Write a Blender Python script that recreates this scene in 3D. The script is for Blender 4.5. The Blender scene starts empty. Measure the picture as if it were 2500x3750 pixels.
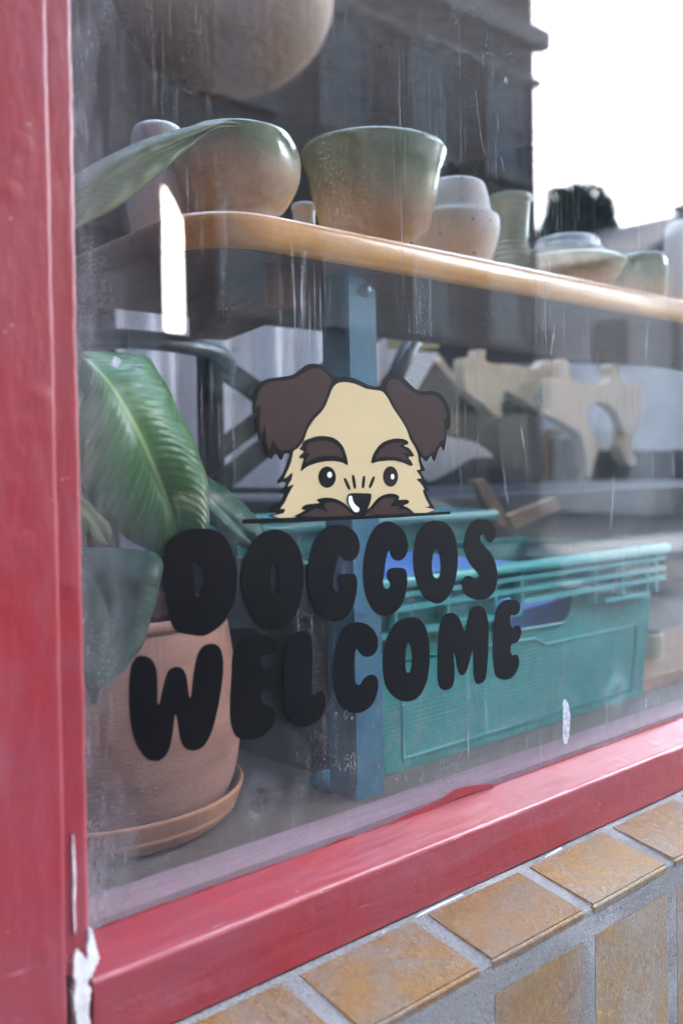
import bpy, bmesh, math, random
from mathutils import Vector, Matrix
from mathutils.geometry import tessellate_polygon
random.seed(7)
SC = bpy.context.scene
COL = SC.collection
# ------------------------------------------------------------------ camera
FPX, PXC, PYC = 3680.0, 1250.0, 1757.5          # focal length / principal point for a 2500 x 3750 frame
TH, ROLL, PITCH = math.radians(47), 0.0175, math.radians(0.6)
CAM = Vector((0, -0.6, 1.45))
_f = Vector((math.cos(TH)*math.cos(PITCH), math.sin(TH)*math.cos(PITCH), -math.sin(PITCH)))
_r = Vector((math.sin(TH), -math.cos(TH), 0)); _u = _r.cross(_f)
CR = _r*math.cos(ROLL) - _u*math.sin(ROLL); CU = _r*math.sin(ROLL) + _u*math.cos(ROLL)
cd = bpy.data.cameras.new('camera'); cam = bpy.data.objects.new('camera', cd); COL.objects.link(cam)
M = Matrix.Identity(4)
for i in range(3):
    M[i][0] = CR[i]; M[i][1] = CU[i]; M[i][2] = -_f[i]; M[i][3] = CAM[i]
cam.matrix_world = M
cd.sensor_fit = 'VERTICAL'; cd.sensor_height = 23.5; cd.sensor_width = 15.667
cd.lens = FPX/3750*23.5; cd.shift_y = -(1875-PYC)/3750; cd.clip_start = .02; cd.clip_end = 2000
cd.dof.use_dof = True; cd.dof.focus_distance = .90; cd.dof.aperture_fstop = 2.8
SC.camera = cam
# ------------------------------------------------------------------ sky, sun, exposure
SUN_EL, SUN_AZ = math.radians(30), math.radians(303)     # behind the corner house across the street
w = bpy.data.worlds.new('World'); SC.world = w; w.use_nodes = True
nt = w.node_tree; nt.nodes.clear()
sky = nt.nodes.new('ShaderNodeTexSky'); sky.sky_type = 'NISHITA'; sky.sun_disc = False
sky.sun_elevation = SUN_EL; sky.sun_rotation = math.radians(90) - SUN_AZ
sky.air_density = 1.0; sky.dust_density = 1.6; sky.ozone_density = 1.0
hs = nt.nodes.new('ShaderNodeHueSaturation'); hs.inputs['Saturation'].default_value = .76   # thin even cloud
bg = nt.nodes.new('ShaderNodeBackground'); bg.inputs[1].default_value = .15
wo = nt.nodes.new('ShaderNodeOutputWorld')
nt.links.new(sky.outputs[0], hs.inputs['Color']); nt.links.new(hs.outputs[0], bg.inputs[0]); nt.links.new(bg.outputs[0], wo.inputs[0])
sl = bpy.data.lights.new('sun', 'SUN'); sl.energy = .8; sl.angle = math.radians(12); sl.color = (1, .96, .9)
so = bpy.data.objects.new('sun', sl); COL.objects.link(so)
sd = Vector((math.cos(SUN_EL)*math.cos(SUN_AZ), math.cos(SUN_EL)*math.sin(SUN_AZ), math.sin(SUN_EL)))
so.rotation_euler = sd.to_track_quat('Z', 'Y').to_euler(); so.location = (0, -20, 30)
vs = SC.view_settings; vs.view_transform = 'Standard'; vs.look = 'None'; vs.gamma = 1; vs.use_curve_mapping = False
vs.exposure = 4.6
SC.render.engine = 'CYCLES'
cy = SC.cycles; cy.use_denoising = True; cy.max_bounces = 8; cy.diffuse_bounces = 4; cy.glossy_bounces = 4; cy.use_adaptive_sampling = True; cy.adaptive_threshold = .02
cy.transparent_max_bounces = 24; cy.sample_clamp_indirect = 6; cy.caustics_reflective = False
try: cy.denoising_prefilter = 'ACCURATE'; cy.denoising_input_passes = 'RGB_ALBEDO_NORMAL'
except Exception: pass
# ------------------------------------------------------------------ helpers
def P(px, py, y):                       # point of the plane at depth y seen at that spot of the frame
    d = _f + CR*((px-PXC)/FPX) - CU*((py-PYC)/FPX)
    return CAM + d*((y-CAM.y)/d.y)
def PZ(px, py, z):
    d = _f + CR*((px-PXC)/FPX) - CU*((py-PYC)/FPX)
    return CAM + d*((z-CAM.z)/d.z)
def mpp(p):                             # metres per frame pixel at a point
    return (Vector(p)-CAM).dot(_f)/FPX
def tag(o, label=None, cat=None, group=None, kind=None):
    if label: o['label'] = label
    if cat: o['category'] = cat
    if group: o['group'] = group
    if kind: o['kind'] = kind
    return o
def obj(name, me, mat=None, parent=None, smooth=False):
    o = bpy.data.objects.new(name, me); COL.objects.link(o)
    if mat and not me.materials: me.materials.append(mat)
    if smooth:
        for p in me.polygons: p.use_smooth = True
    if parent: o.parent = parent; o.matrix_parent_inverse = Matrix.Translation(-parent.location)
    return o
def empty(name, loc):
    o = bpy.data.objects.new(name, None); o.empty_display_size = .05; COL.objects.link(o); o.location = loc
    bpy.context.view_layer.update(); return o
def mesh(name, vs_, fs): me = bpy.data.meshes.new(name); me.from_pydata([tuple(v) for v in vs_], [], fs); me.update(); return me
def bmmesh(bm, name): me = bpy.data.meshes.new(name); bmesh.ops.recalc_face_normals(bm, faces=bm.faces); bm.to_mesh(me); bm.free(); return me
def box(x0, x1, y0, y1, z0, z1, bev=0, seg=2, name='box'):
    bm = bmesh.new(); bmesh.ops.create_cube(bm, size=1)
    for v in bm.verts: v.co = Vector(((x0+x1)/2+v.co.x*(x1-x0), (y0+y1)/2+v.co.y*(y1-y0), (z0+z1)/2+v.co.z*(z1-z0)))
    if bev: bmesh.ops.bevel(bm, geom=bm.edges[:], offset=bev, segments=seg, affect='EDGES', profile=.5)
    return bmmesh(bm, name)
def boxes(lst, bev=0):
    bm = bmesh.new()
    for (x0, x1, y0, y1, z0, z1) in lst:
        r = bmesh.ops.create_cube(bm, size=1)
        for v in r['verts']: v.co = Vector(((x0+x1)/2+v.co.x*(x1-x0), (y0+y1)/2+v.co.y*(y1-y0), (z0+z1)/2+v.co.z*(z1-z0)))
    if bev: bmesh.ops.bevel(bm, geom=bm.edges[:], offset=bev, segments=1, affect='EDGES')
    return bmmesh(bm, 'boxes')
def lathe(prof, c, n=56, name='lathe', wob=0, rib=None):
    """prof: list of (radius, z) from bottom to top (then inside down)"""
    vs_, fs = [], []
    for k, (r, z) in enumerate(prof):
        for i in range(n):
            a = 2*math.pi*i/n; rr = r*(1+wob*math.sin(2*a+1.3)*.6+wob*math.sin(3*a+k*.1))
            vs_.append((c[0]+rr*math.cos(a), c[1]+rr*math.sin(a), z+wob*r*.6*math.sin(2*a+.4)))
    for k in range(len(prof)-1):
        for i in range(n):
            j = (i+1) % n; fs.append((k*n+i, k*n+j, (k+1)*n+j, (k+1)*n+i))
    fs.append(tuple(reversed(range(n)))); fs.append(tuple(range((len(prof)-1)*n, len(prof)*n)))
    return mesh(name, vs_, fs)
def catmull(pts, n=5, closed=True):
    out = []; N = len(pts)
    rng = range(N) if closed else range(N-1)
    for i in rng:
        if closed: p0, p1, p2, p3 = pts[(i-1) % N], pts[i], pts[(i+1) % N], pts[(i+2) % N]
        else: p0, p1, p2, p3 = pts[max(i-1, 0)], pts[i], pts[i+1], pts[min(i+2, N-1)]
        for k in range(n):
            t = k/n
            out.append(tuple(.5*((2*b)+(-a+c)*t+(2*a-5*b+4*c-d)*t*t+(-a+3*b-3*c+d)*t**3) for a, b, c, d in zip(p0, p1, p2, p3)))
    if not closed: out.append(tuple(pts[-1]))
    return out
def smooth_prof(p, n=4): return catmull(p, n, False)
def flat(loops, y0, y1, name='flat', axis_pts=None):
    """loops of world points (outer, holes) -> solid slab pushed along +y from y0 to y1"""
    flatpts = [v for l in loops for v in l]
    tri = tessellate_polygon([[Vector((v[0], v[2], 0)) for v in l] for l in loops])
    n = len(flatpts)
    vs_ = [(v[0], v[1]+y0, v[2]) for v in flatpts] + [(v[0], v[1]+y1, v[2]) for v in flatpts]
    fs = [tuple(t) for t in tri] + [tuple(n+i for i in reversed(t)) for t in tri]
    off = 0
    for l in loops:
        m = len(l)
        for i in range(m):
            a, b = off+i, off+(i+1) % m; fs.append((a, b, n+b, n+a))
        off += m
    bm = bmesh.new(); me = mesh(name, vs_, fs); bm.from_mesh(me); return bmmesh(bm, name)
def tube(pts, r, n=10, name='tube', cap=True, rz=1.0):
    pts = [Vector(p) for p in pts]; vs_, fs = [], []
    rad = r if isinstance(r, (list, tuple)) else [r]*len(pts)
    up = Vector((0, 0, 1))
    for i, p in enumerate(pts):
        t = (pts[min(i+1, len(pts)-1)]-pts[max(i-1, 0)]).normalized()
        a = t.cross(up)
        if a.length < .05: a = t.cross(Vector((1, 0, 0)))
        a.normalize(); b = t.cross(a).normalized()
        for k in range(n):
            an = 2*math.pi*k/n; vs_.append(p+a*math.cos(an)*rad[i]+b*math.sin(an)*rad[i]*rz)
    for i in range(len(pts)-1):
        for k in range(n):
            j = (k+1) % n; fs.append((i*n+k, i*n+j, (i+1)*n+j, (i+1)*n+k))
    if cap: fs.append(tuple(reversed(range(n)))); fs.append(tuple(range((len(pts)-1)*n, len(pts)*n)))
    return mesh(name, vs_, fs)
def bar(a, b, wdt, thk, bev=.002):       # rectangular bar between two points, wide in its own vertical plane
    a, b = Vector(a), Vector(b); t = (b-a).normalized(); s = t.cross(Vector((0, 1, 0))).normalized(); q = Vector((0, 1, 0))
    q = (q - t*q.dot(t)).normalized()
    vs_ = []
    for p in (a, b):
        for i, j in ((-1, -1), (1, -1), (1, 1), (-1, 1)): vs_.append(p+s*(i*wdt/2)+q*(j*thk/2))
    bm = bmesh.new(); me = mesh('bar', vs_, [(0, 1, 2, 3), (7, 6, 5, 4), (0, 4, 5, 1), (1, 5, 6, 2), (2, 6, 7, 3), (3, 7, 4, 0)]); bm.from_mesh(me)
    if bev: bmesh.ops.bevel(bm, geom=bm.edges[:], offset=bev, segments=2, affect='EDGES')
    return bmmesh(bm, 'bar')
# ------------------------------------------------------------------ materials
class NT:
    def __init__(s, name):
        s.m = bpy.data.materials.new(name); s.m.use_nodes = True; s.t = s.m.node_tree; s.t.nodes.clear()
        s.out = s.t.nodes.new('ShaderNodeOutputMaterial')
    def n(s, typ, **kw):
        nd = s.t.nodes.new('ShaderNode'+typ)
        for k, v in kw.items(): setattr(nd, k, v)
        return nd
    def set(s, sock, v):
        if hasattr(v, 'is_output') or hasattr(v, 'links') and hasattr(v, 'node'): s.t.links.new(v, sock)
        else: sock.default_value = v
    def math(s, op, a, b=None, c=None, clamp=False):
        nd = s.n('Math', operation=op); nd.use_clamp = clamp
        s.set(nd.inputs[0], a)
        if b is not None: s.set(nd.inputs[1], b)
        if c is not None: s.set(nd.inputs[2], c)
        return nd.outputs[0]
    def mix(s, f, a, b):
        nd = s.n('Mix', data_type='RGBA'); s.set(nd.inputs[0], f); s.set(nd.inputs[6], a); s.set(nd.inputs[7], b); return nd.outputs[2]
    def ramp(s, v, lo, hi, a=0., b=1.):
        nd = s.n('MapRange'); nd.clamp = True; s.set(nd.inputs[0], v)
        for i, q in enumerate((lo, hi, a, b)): s.set(nd.inputs[i+1], q)
        return nd.outputs[0]
    def coord(s, kind='Object', scale=(1, 1, 1), rot=(0, 0, 0)):
        tc = s.n('TexCoord'); mp = s.n('Mapping'); mp.inputs['Scale'].default_value = scale; mp.inputs['Rotation'].default_value = rot
        s.t.links.new(tc.outputs[kind], mp.inputs[0]); return mp.outputs[0]
    def noise(s, vec, scale, detail=4, rough=.55, dist=0):
        nd = s.n('TexNoise'); s.t.links.new(vec, nd.inputs['Vector'])
        nd.inputs['Scale'].default_value = scale; nd.inputs['Detail'].default_value = detail; nd.inputs['Roughness'].default_value = rough
        nd.inputs['Distortion'].default_value = dist; return nd.outputs['Fac']
    def vor(s, vec, scale, out='Distance', feature='F1', rnd=1):
        nd = s.n('TexVoronoi', feature=feature); s.t.links.new(vec, nd.inputs['Vector']); nd.inputs['Scale'].default_value = scale
        nd.inputs['Randomness'].default_value = rnd; return nd.outputs[out]
    def vor2(s, vec, scale):
        nd = s.n('TexVoronoi', voronoi_dimensions='2D'); s.t.links.new(vec, nd.inputs['Vector']); nd.inputs['Scale'].default_value = scale; return nd.outputs['Distance']
    def bump(s, h, strength=.3, dist=.002):
        nd = s.n('Bump'); s.set(nd.inputs['Height'], h); nd.inputs['Strength'].default_value = strength; nd.inputs['Distance'].default_value = dist
        return nd.outputs[0]
    def bsdf(s, color, rough, normal=None, metal=0., spec=.5, coat=0., crough=.08):
        b = s.n('BsdfPrincipled'); s.set(b.inputs['Base Color'], color if not isinstance(color, tuple) else (*color[:3], 1))
        s.set(b.inputs['Roughness'], rough); b.inputs['Metallic'].default_value = metal; b.inputs['Specular IOR Level'].default_value = spec
        b.inputs['Coat Weight'].default_value = coat; b.inputs['Coat Roughness'].default_value = crough
        if normal is not None: s.t.links.new(normal, b.inputs['Normal'])
        return b.outputs[0]
    def done(s, shader): s.t.links.new(shader, s.out.inputs[0]); return s.m
def col4(c): return (*c, 1) if len(c) == 3 else c
def pm(name, c, rough=.5, var=.25, scale=15, bump=.15, bscale=None, bdist=.002, metal=0, spec=.5, coat=0, c2=None, stretch=(1, 1, 1), spots=None):
    t = NT(name); v = t.coord(scale=stretch); f = t.noise(v, scale, 5)
    c2 = c2 or tuple(x*(1-var) for x in c); c1 = tuple(min(1, x*(1+var*.4)) for x in c)
    f2 = t.ramp(f, .3, .7)
    colr = t.mix(f2, col4(c1), col4(c2))
    if spots:
        d = t.vor(v, spots[0]); colr = t.mix(t.ramp(d, .08, .16, 1, 0), colr, col4(spots[1]))
    b = t.bump(t.noise(v, bscale or scale*6, 4), bump, bdist) if bump else None
    r = t.ramp(f, .2, .8, max(.02, rough*.8), min(1, rough*1.2))
    return t.done(t.bsdf(colr, r, b, metal, spec, coat))

def red_paint(name, grain):
    t = NT(name); v = t.coord(); vz = t.coord(scale=grain); vx = t.coord(scale=(.06, 1, 1))
    n1 = t.noise(v, 9, 5, .6, .5); n2 = t.noise(vz, 55, 5, .65); n3 = t.noise(v, 300, 2)
    c = t.mix(t.ramp(n1, .35, .65), (.30, .024, .030, 1), (.27, .045, .058, 1))
    c = t.mix(t.math('MULTIPLY', t.ramp(n2, .50, .78), .38), c, (.36, .13, .155, 1))
    c = t.mix(t.math('MULTIPLY', t.ramp(t.noise(v, 3, 4), .52, .66), .35), c, (.25, .035, .06, 1))
    sp = t.ramp(t.vor(v, 190), .10, .17, 1, 0); keep = t.ramp(t.noise(v, 40, 2), .60, .68)
    c = t.mix(t.math('MULTIPLY', t.math('MULTIPLY', sp, keep), .75), c, (.66, .48, .47, 1))
    sp2 = t.ramp(t.vor(v, 60), .09, .13, 1, 0); c = t.mix(t.math('MULTIPLY', t.math('MULTIPLY', sp2, t.ramp(t.noise(v, 21, 2), .62, .67)), .6), c, (.60, .50, .48, 1))
    sc = t.math('MULTIPLY', t.ramp(t.noise(vx, 520, 2), .70, .74), t.ramp(t.noise(v, 16, 3), .54, .62))
    c = t.mix(t.math('MULTIPLY', sc, .55), c, (.62, .36, .36, 1))
    h = t.math('ADD', t.math('MULTIPLY', t.noise(v, 22, 3), 1.0), t.math('MULTIPLY', n3, .12))
    h = t.math('ADD', h, t.math('MULTIPLY', t.ramp(t.vor(v, 26), .0, .22, 1, 0), .5)); h = t.math('ADD', h, t.math('MULTIPLY', t.noise(vz, 70, 4), .9))
    r = t.ramp(n1, .25, .75, .32, .46)
    return t.done(t.bsdf(c, r, t.bump(h, .5, .0025), spec=.5, coat=.15, crough=.20))
def tile_mat():
    t = NT('brown glazed tile')
    oi = t.n('ObjectInfo'); tc = t.n('TexCoord'); mp = t.n('Mapping'); t.t.links.new(tc.outputs['Object'], mp.inputs[0])
    cm = t.n('CombineXYZ'); 
    for i, k in enumerate((37., 11., 23.)): t.t.links.new(t.math('MULTIPLY', oi.outputs['Random'], k), cm.inputs[i])
    t.t.links.new(cm.outputs[0], mp.inputs['Location']); v = mp.outputs[0]
    mp2 = t.n('Mapping'); t.t.links.new(v, mp2.inputs[0]); mp2.inputs['Scale'].default_value = (1.0, .6, .6); vs2 = mp2.outputs[0]
    n1 = t.noise(v, 13, 5, .65, .6); n2 = t.noise(vs2, 210, 6, .85); n3 = t.noise(vs2, 130, 3); n4 = t.noise(vs2, 480, 3, .7)
    c = t.mix(t.ramp(n1, .44, .56), (.27, .128, .026, 1), (.23, .150, .090, 1))
    c = t.mix(t.ramp(n2, .50, .62), c, (.105, .052, .020, 1))
    c = t.mix(t.math('MULTIPLY', t.ramp(n4, .54, .66), .7), c, (.40, .28, .17, 1))
    c = t.mix(t.math('MULTIPLY', t.ramp(n1, .55, .72), .45), c, (.30, .25, .245, 1))
    hv = t.n('HueSaturation'); t.t.links.new(c, hv.inputs['Color']); t.t.links.new(t.ramp(oi.outputs['Random'], 0, 1, .70, 1.04), hv.inputs['Value']); t.t.links.new(t.math('ADD', .498, t.math('MULTIPLY', oi.outputs['Random'], .016)), hv.inputs['Hue']); c = hv.outputs[0]
    pit = t.ramp(t.vor(vs2, 230), .05, .15, 1, 0); pk = t.math('MULTIPLY', pit, t.ramp(n3, .50, .58))
    c = t.mix(t.math('MULTIPLY', pk, .8), c, (.045, .028, .018, 1))
    h = t.math('SUBTRACT', t.math('ADD', n2, t.math('MULTIPLY', n4, .4)), pk)
    return t.done(t.bsdf(c, t.ramp(n2, .3, .7, .16, .42), t.bump(h, .6, .0012), spec=.55))
def grout_mat():
    t = NT('grey cement grout'); v = t.coord()
    n = t.noise(v, 420, 3, .8); n2 = t.noise(v, 25, 4)
    c = t.mix(t.ramp(n, .3, .7), (.10, .096, .092, 1), (.31, .30, .29, 1)); c = t.mix(t.math('MULTIPLY', t.ramp(n2, .45, .65), .6), c, (.20, .19, .18, 1)); c = t.mix(t.math('MULTIPLY', t.ramp(t.noise(v, 8, 4), .52, .62), .5), c, (.38, .37, .365, 1))
    return t.done(t.bsdf(c, .9, t.bump(n, .8, .0015), spec=.2))
def schlick(t, r0=.04):
    g = t.n('NewGeometry'); d = t.n('VectorMath', operation='DOT_PRODUCT')
    t.t.links.new(g.outputs['Normal'], d.inputs[0]); t.t.links.new(g.outputs['Incoming'], d.inputs[1])
    c = t.math('ABSOLUTE', d.outputs['Value']); p = t.math('POWER', t.math('SUBTRACT', 1, c, clamp=True), 5)
    return t.math('ADD', r0, t.math('MULTIPLY', p, 1-r0))
def glass_mat(dust):
    t = NT('window glass outer face' if dust else 'window glass inner face')
    tr = t.n('BsdfTransparent'); tr.inputs[0].default_value = (.985, .992, .99, 1)
    gl = t.n('BsdfGlossy'); gl.inputs['Roughness'].default_value = 0.0; gl.inputs[0].default_value = (1, 1, 1, 1)
    mx = t.n('MixShader'); t.t.links.new(schlick(t), mx.inputs[0]); t.t.links.new(tr.outputs[0], mx.inputs[1]); t.t.links.new(gl.outputs[0], mx.inputs[2])
    sh = mx.outputs[0]
    if dust:
        v = t.coord(); vs_ = t.coord(scale=(1, 1, .05)); vd = t.coord(scale=(1, 1, .45)); sx = t.n('SeparateXYZ'); t.t.links.new(v, sx.inputs[0]); X, Z = sx.outputs[0], sx.outputs[2]
        cloud = t.noise(v, 4.5, 5, .6, .6); fine = t.noise(v, 55, 5, .7)
        haze = t.math('ADD', .004, t.math('MULTIPLY', t.ramp(cloud, .40, .75), .022))
        haze = t.math('MULTIPLY', haze, t.ramp(fine, .25, .75, .6, 1.4))
        haze = t.math('MULTIPLY', haze, t.math('ADD', t.ramp(X, .60, 1.0, .8, 3.2), t.ramp(X, .9, 1.6, 0, 4.5)))  # dust thickened to the right, painting in the grazing-angle veil
        # rain streaks
        st = t.noise(t.coord(scale=(1, 1, .03)), 260, 3, .75); lane = t.ramp(t.noise(vs_, 16, 2), .41, .56)
        streak = t.math('MULTIPLY', t.math('MULTIPLY', t.ramp(st, .55, .70), lane), .60)
        streak = t.math('MULTIPLY', streak, t.ramp(t.noise(v, 9, 3), .4, .65))
        cx_ = t.n('CombineXYZ'); t.t.links.new(X, cx_.inputs[0]); t.t.links.new(t.math('MULTIPLY', Z, .5), cx_.inputs[1]); v2 = cx_.outputs[0]
        # splash specks, some in vertical lanes
        d1 = t.vor2(v2, 330); k1 = t.ramp(t.noise(t.coord(scale=(1, 1, .25)), 22, 3), .50, .64); s1 = t.math('MULTIPLY', t.ramp(d1, .07, .16, 1, 0), k1)
        d2 = t.vor2(v2, 620); k2 = t.ramp(t.noise(t.coord(scale=(1, 1, .25)), 32, 3), .46, .62); s2 = t.math('MULTIPLY', t.ramp(d2, .10, .22, 1, 0), k2)
        spk = t.math('ADD', t.math('MULTIPLY', s1, .30), t.math('MULTIPLY', s2, .28))
        # dried-drop rings
        vw = t.n('VectorMath', operation='ADD'); t.t.links.new(v2, vw.inputs[0]); nz = t.n('TexNoise'); nz.inputs['Scale'].default_value = 120; t.t.links.new(v, nz.inputs['Vector']); ns = t.n('VectorMath', operation='SCALE'); ns.inputs['Scale'].default_value = .012; t.t.links.new(nz.outputs['Color'], ns.inputs[0]); t.t.links.new(ns.outputs[0], vw.inputs[1])
        dr = t.vor2(vw.outputs[0], 95); ring = t.math('MULTIPLY', t.ramp(dr, .17, .205), t.ramp(dr, .215, .25, 1, 0))
        zone = t.math('MULTIPLY', t.math('MULTIPLY', t.ramp(X, .50, .56), t.ramp(X, .70, .78, 1, 0)), t.math('MULTIPLY', t.ramp(Z, 1.16, 1.19), t.ramp(Z, 1.27, 1.33, 1, 0)))
        spk = t.math('ADD', spk, t.math('MULTIPLY', t.math('MULTIPLY', t.math('MULTIPLY', ring, t.ramp(t.noise(v, 70, 2), .45, .55)), zone), .38))
        # grime gathered along the jamb and the sill
        eb = t.math('MULTIPLY', t.ramp(Z, 1.148, 1.29, 1, 0), t.ramp(fine, .3, .7, .04, .17))
        el = t.math('MULTIPLY', t.math('POWER', t.ramp(X, .30, .40, 1, 0), 1.5), t.math('MULTIPLY', t.ramp(t.noise(t.coord(scale=(1, 1, .2)), 70, 5, .7), .35, .70), .75))
        f = haze
        for q in (streak, spk, eb, el): f = t.math('ADD', f, q)
        f = t.math('MINIMUM', f, .85)
        df = t.n('BsdfDiffuse'); df.inputs[0].default_value = (.74, .76, .80, 1); tl = t.n('BsdfTranslucent'); tl.inputs[0].default_value = (.74, .76, .80, 1)
        dm = t.n('MixShader'); dm.inputs[0].default_value = .5; t.t.links.new(df.outputs[0], dm.inputs[1]); t.t.links.new(tl.outputs[0], dm.inputs[2])
        m2 = t.n('MixShader'); t.t.links.new(f, m2.inputs[0]); t.t.links.new(sh, m2.inputs[1]); t.t.links.new(dm.outputs[0], m2.inputs[2]); sh = m2.outputs[0]
    return t.done(sh)
def glaze_mat(name, zline, top, bottom, blend=.006, rough=.07, top2=None):
    """fired pot: glazed above a wavering line, bare clay below"""
    t = NT(name); v = t.coord(); sx = t.n('SeparateXYZ'); t.t.links.new(v, sx.inputs[0])
    n = t.noise(v, 18, 4); n2 = t.noise(v, 90, 4)
    z = t.math('ADD', sx.outputs[2], t.math('MULTIPLY', t.math('SUBTRACT', t.noise(t.coord(scale=(1, 1, .35)), 30, 4), .5), .045))
    f = t.ramp(z, zline-blend, zline+blend)
    vt = t.coord(scale=(1, 1, .3)); n3 = t.noise(vt, 45, 4)
    ct = t.mix(t.ramp(n3, .35, .7), col4(top), col4(top2 or tuple(x*1.5 for x in top)))
    cb = t.mix(t.ramp(n2, .35, .7), col4(bottom), col4(tuple(x*.8 for x in bottom)))
    cb = t.mix(t.ramp(t.vor(v, 110), .07, .10, 1, 0), cb, (.08, .05, .04, 1))
    c = t.mix(f, cb, ct); r = t.ramp(f, 0, 1, .55, rough)
    return t.done(t.bsdf(c, r, t.bump(t.math('ADD', t.noise(vt, 30, 3), t.math('MULTIPLY', t.math('SINE', t.math('MULTIPLY', sx.outputs[2], 900)), .12)), .10, .002), spec=.6, coat=0))
def leaf_mat(name, c1, c2, rib, rough=.28, veins=34, vein_bump=.7):
    t = NT(name); tc = t.n('TexCoord'); sx = t.n('SeparateXYZ'); t.t.links.new(tc.outputs['UV'], sx.inputs[0])
    u = t.math('ABSOLUTE', t.math('SUBTRACT', t.math('MULTIPLY', sx.outputs[0], 2), 1)); vv = sx.outputs[1]
    v = t.coord(); n = t.noise(v, 14, 4); nf = t.noise(v, 160, 4)
    q = t.math('SUBTRACT', vv, t.math('MULTIPLY', t.math('POWER', u, 1.3), .16)); q = t.math('ADD', q, t.math('MULTIPLY', t.math('SUBTRACT', n, .5), .05))
    wv = t.math('SINE', t.math('MULTIPLY', q, veins*2*math.pi)); 
    c = t.mix(t.ramp(n, .3, .7), col4(c1), col4(c2)); c = t.mix(t.math('MULTIPLY', t.ramp(wv, .84, 1.), .28), c, col4(tuple(min(1, x*1.9) for x in c1)))
    mid = t.ramp(u, .018, .05, 1, 0); c = t.mix(mid, c, col4(rib))
    h = t.math('ADD', t.math('MULTIPLY', wv, t.ramp(u, .05, .3)), t.math('MULTIPLY', nf, .35)); h = t.math('ADD', h, t.math('MULTIPLY', n, 2.5))
    b = t.bump(h, vein_bump, .0011)
    d = t.bsdf(c, t.ramp(nf, .3, .7, rough*.8, rough*1.3), b, spec=.5)
    tl = t.n('BsdfTranslucent'); t.set(tl.inputs[0], t.mix(.5, c, (.08, .2, .02, 1)))
    mx = t.n('MixShader'); mx.inputs[0].default_value = .12; t.t.links.new(d, mx.inputs[1]); t.t.links.new(tl.outputs[0], mx.inputs[2])
    return t.done(mx.outputs[0])
def wood_mat(name, c1, c2, scale=(3, 60, 60), rough=.4, bump=.2, coat=0., dist=1.2):
    t = NT(name); v = t.coord(scale=scale); n = t.noise(v, 1.6, 6, .6, dist); n2 = t.noise(v, 7, 4, .6, .3)
    f = t.math('ADD', t.math('MULTIPLY', n, .65), t.math('MULTIPLY', n2, .35))
    c = t.mix(t.ramp(f, .35, .65), col4(c1), col4(c2))
    return t.done(t.bsdf(c, t.ramp(n2, .3, .7, rough*.85, rough*1.15), t.bump(f, bump, .001), spec=.5, coat=coat))
def brick_mat(name, c1, c2, mortar, scale=1.0):
    t = NT(name); v = t.coord(rot=(math.radians(90), 0, 0)); b = t.n('TexBrick'); t.t.links.new(v, b.inputs[0])
    b.inputs['Color1'].default_value = col4(c1); b.inputs['Color2'].default_value = col4(c2); b.inputs['Mortar'].default_value = col4(mortar)
    b.inputs['Scale'].default_value = 1/.45*scale; b.inputs['Mortar Size'].default_value = .012
    n = t.noise(v, .8, 5); c = t.mix(t.math('MULTIPLY', t.ramp(n, .35, .7), .4), b.outputs[0], (.06, .05, .05, 1))
    return t.done(t.bsdf(c, .85, None, spec=.2))
def crate_mat(name, c, wave=True):
    t = NT(name); v = t.coord(); n = t.noise(v, 8, 4)
    cc = t.mix(t.ramp(n, .3, .7), col4(c), col4(tuple(x*.75 for x in c)))
    cc = t.mix(t.math('MULTIPLY', t.ramp(t.noise(v, 35, 5, .7), .5, .75), .25), cc, (.45, .55, .55, 1))
    h = t.noise(v, 120, 3)
    b = None
    if wave:
        sx = t.n('SeparateXYZ'); t.t.links.new(v, sx.inputs[0])
        wz = t.math('SINE', t.math('MULTIPLY', sx.outputs[2], 2*math.pi/.0056)); wx = t.math('SINE', t.math('MULTIPLY', sx.outputs[0], 2*math.pi/.0056))
        b = t.bump(t.math('MAXIMUM', wz, wx), .4, .0007)
    d = t.bsdf(cc, .32, b, spec=.5); tl = t.n('BsdfTranslucent'); t.set(tl.inputs[0], cc)
    mx = t.n('MixShader'); mx.inputs[0].default_value = .25; t.t.links.new(d, mx.inputs[1]); t.t.links.new(tl.outputs[0], mx.inputs[2])
    return t.done(mx.outputs[0])

RED = red_paint('red gloss paint, upright', (1, 1, .22)); REDH = red_paint('red gloss paint, level', (.12, 1, 1)); TILE = tile_mat(); GROUT = grout_mat(); GLASS_O = glass_mat(True); GLASS_I = glass_mat(False)
FILLER = pm('white filler', (.74, .72, .70), .95, .25, 45, .5, 130, .003, c2=(.60, .56, .54), spec=.1)
DUSTY = wood_mat('dusty mauve paint', (.36, .25, .28), (.28, .17, .20), (4, 40, 40), .6)
BLACKV = pm('black vinyl', (.006, .006, .007), .32, .2, 30, .05, spec=.22); BROWNV = pm('brown vinyl', (.050, .030, .027), .32, .15, 30, .05, spec=.22)
CREAMV = pm('cream vinyl', (.60, .47, .26), .30, .06, 12, .03, spec=.22); WHITEV = pm('white vinyl', (.80, .80, .80), .3, .05, 30, 0); EYEV = pm('dark brown vinyl', (.018, .012, .011), .3, .1, 30, 0, spec=.22)
PINE = wood_mat('varnished pine', (.90, .45, .105), (.70, .30, .065), (2.2, 50, 50), .30, .1, .25, .6)
UNDER = wood_mat('bare grey-brown board', (.27, .175, .12), (.18, .115, .08), (3, 45, 45), .7)
BROWNW = wood_mat('rough brown timber', (.22, .13, .085), (.15, .088, .06), (30, 4, 30), .75, .5)
DARKW = pm('dark painted timber', (.030, .036, .045), .5, .3, 12, .2)
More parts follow.
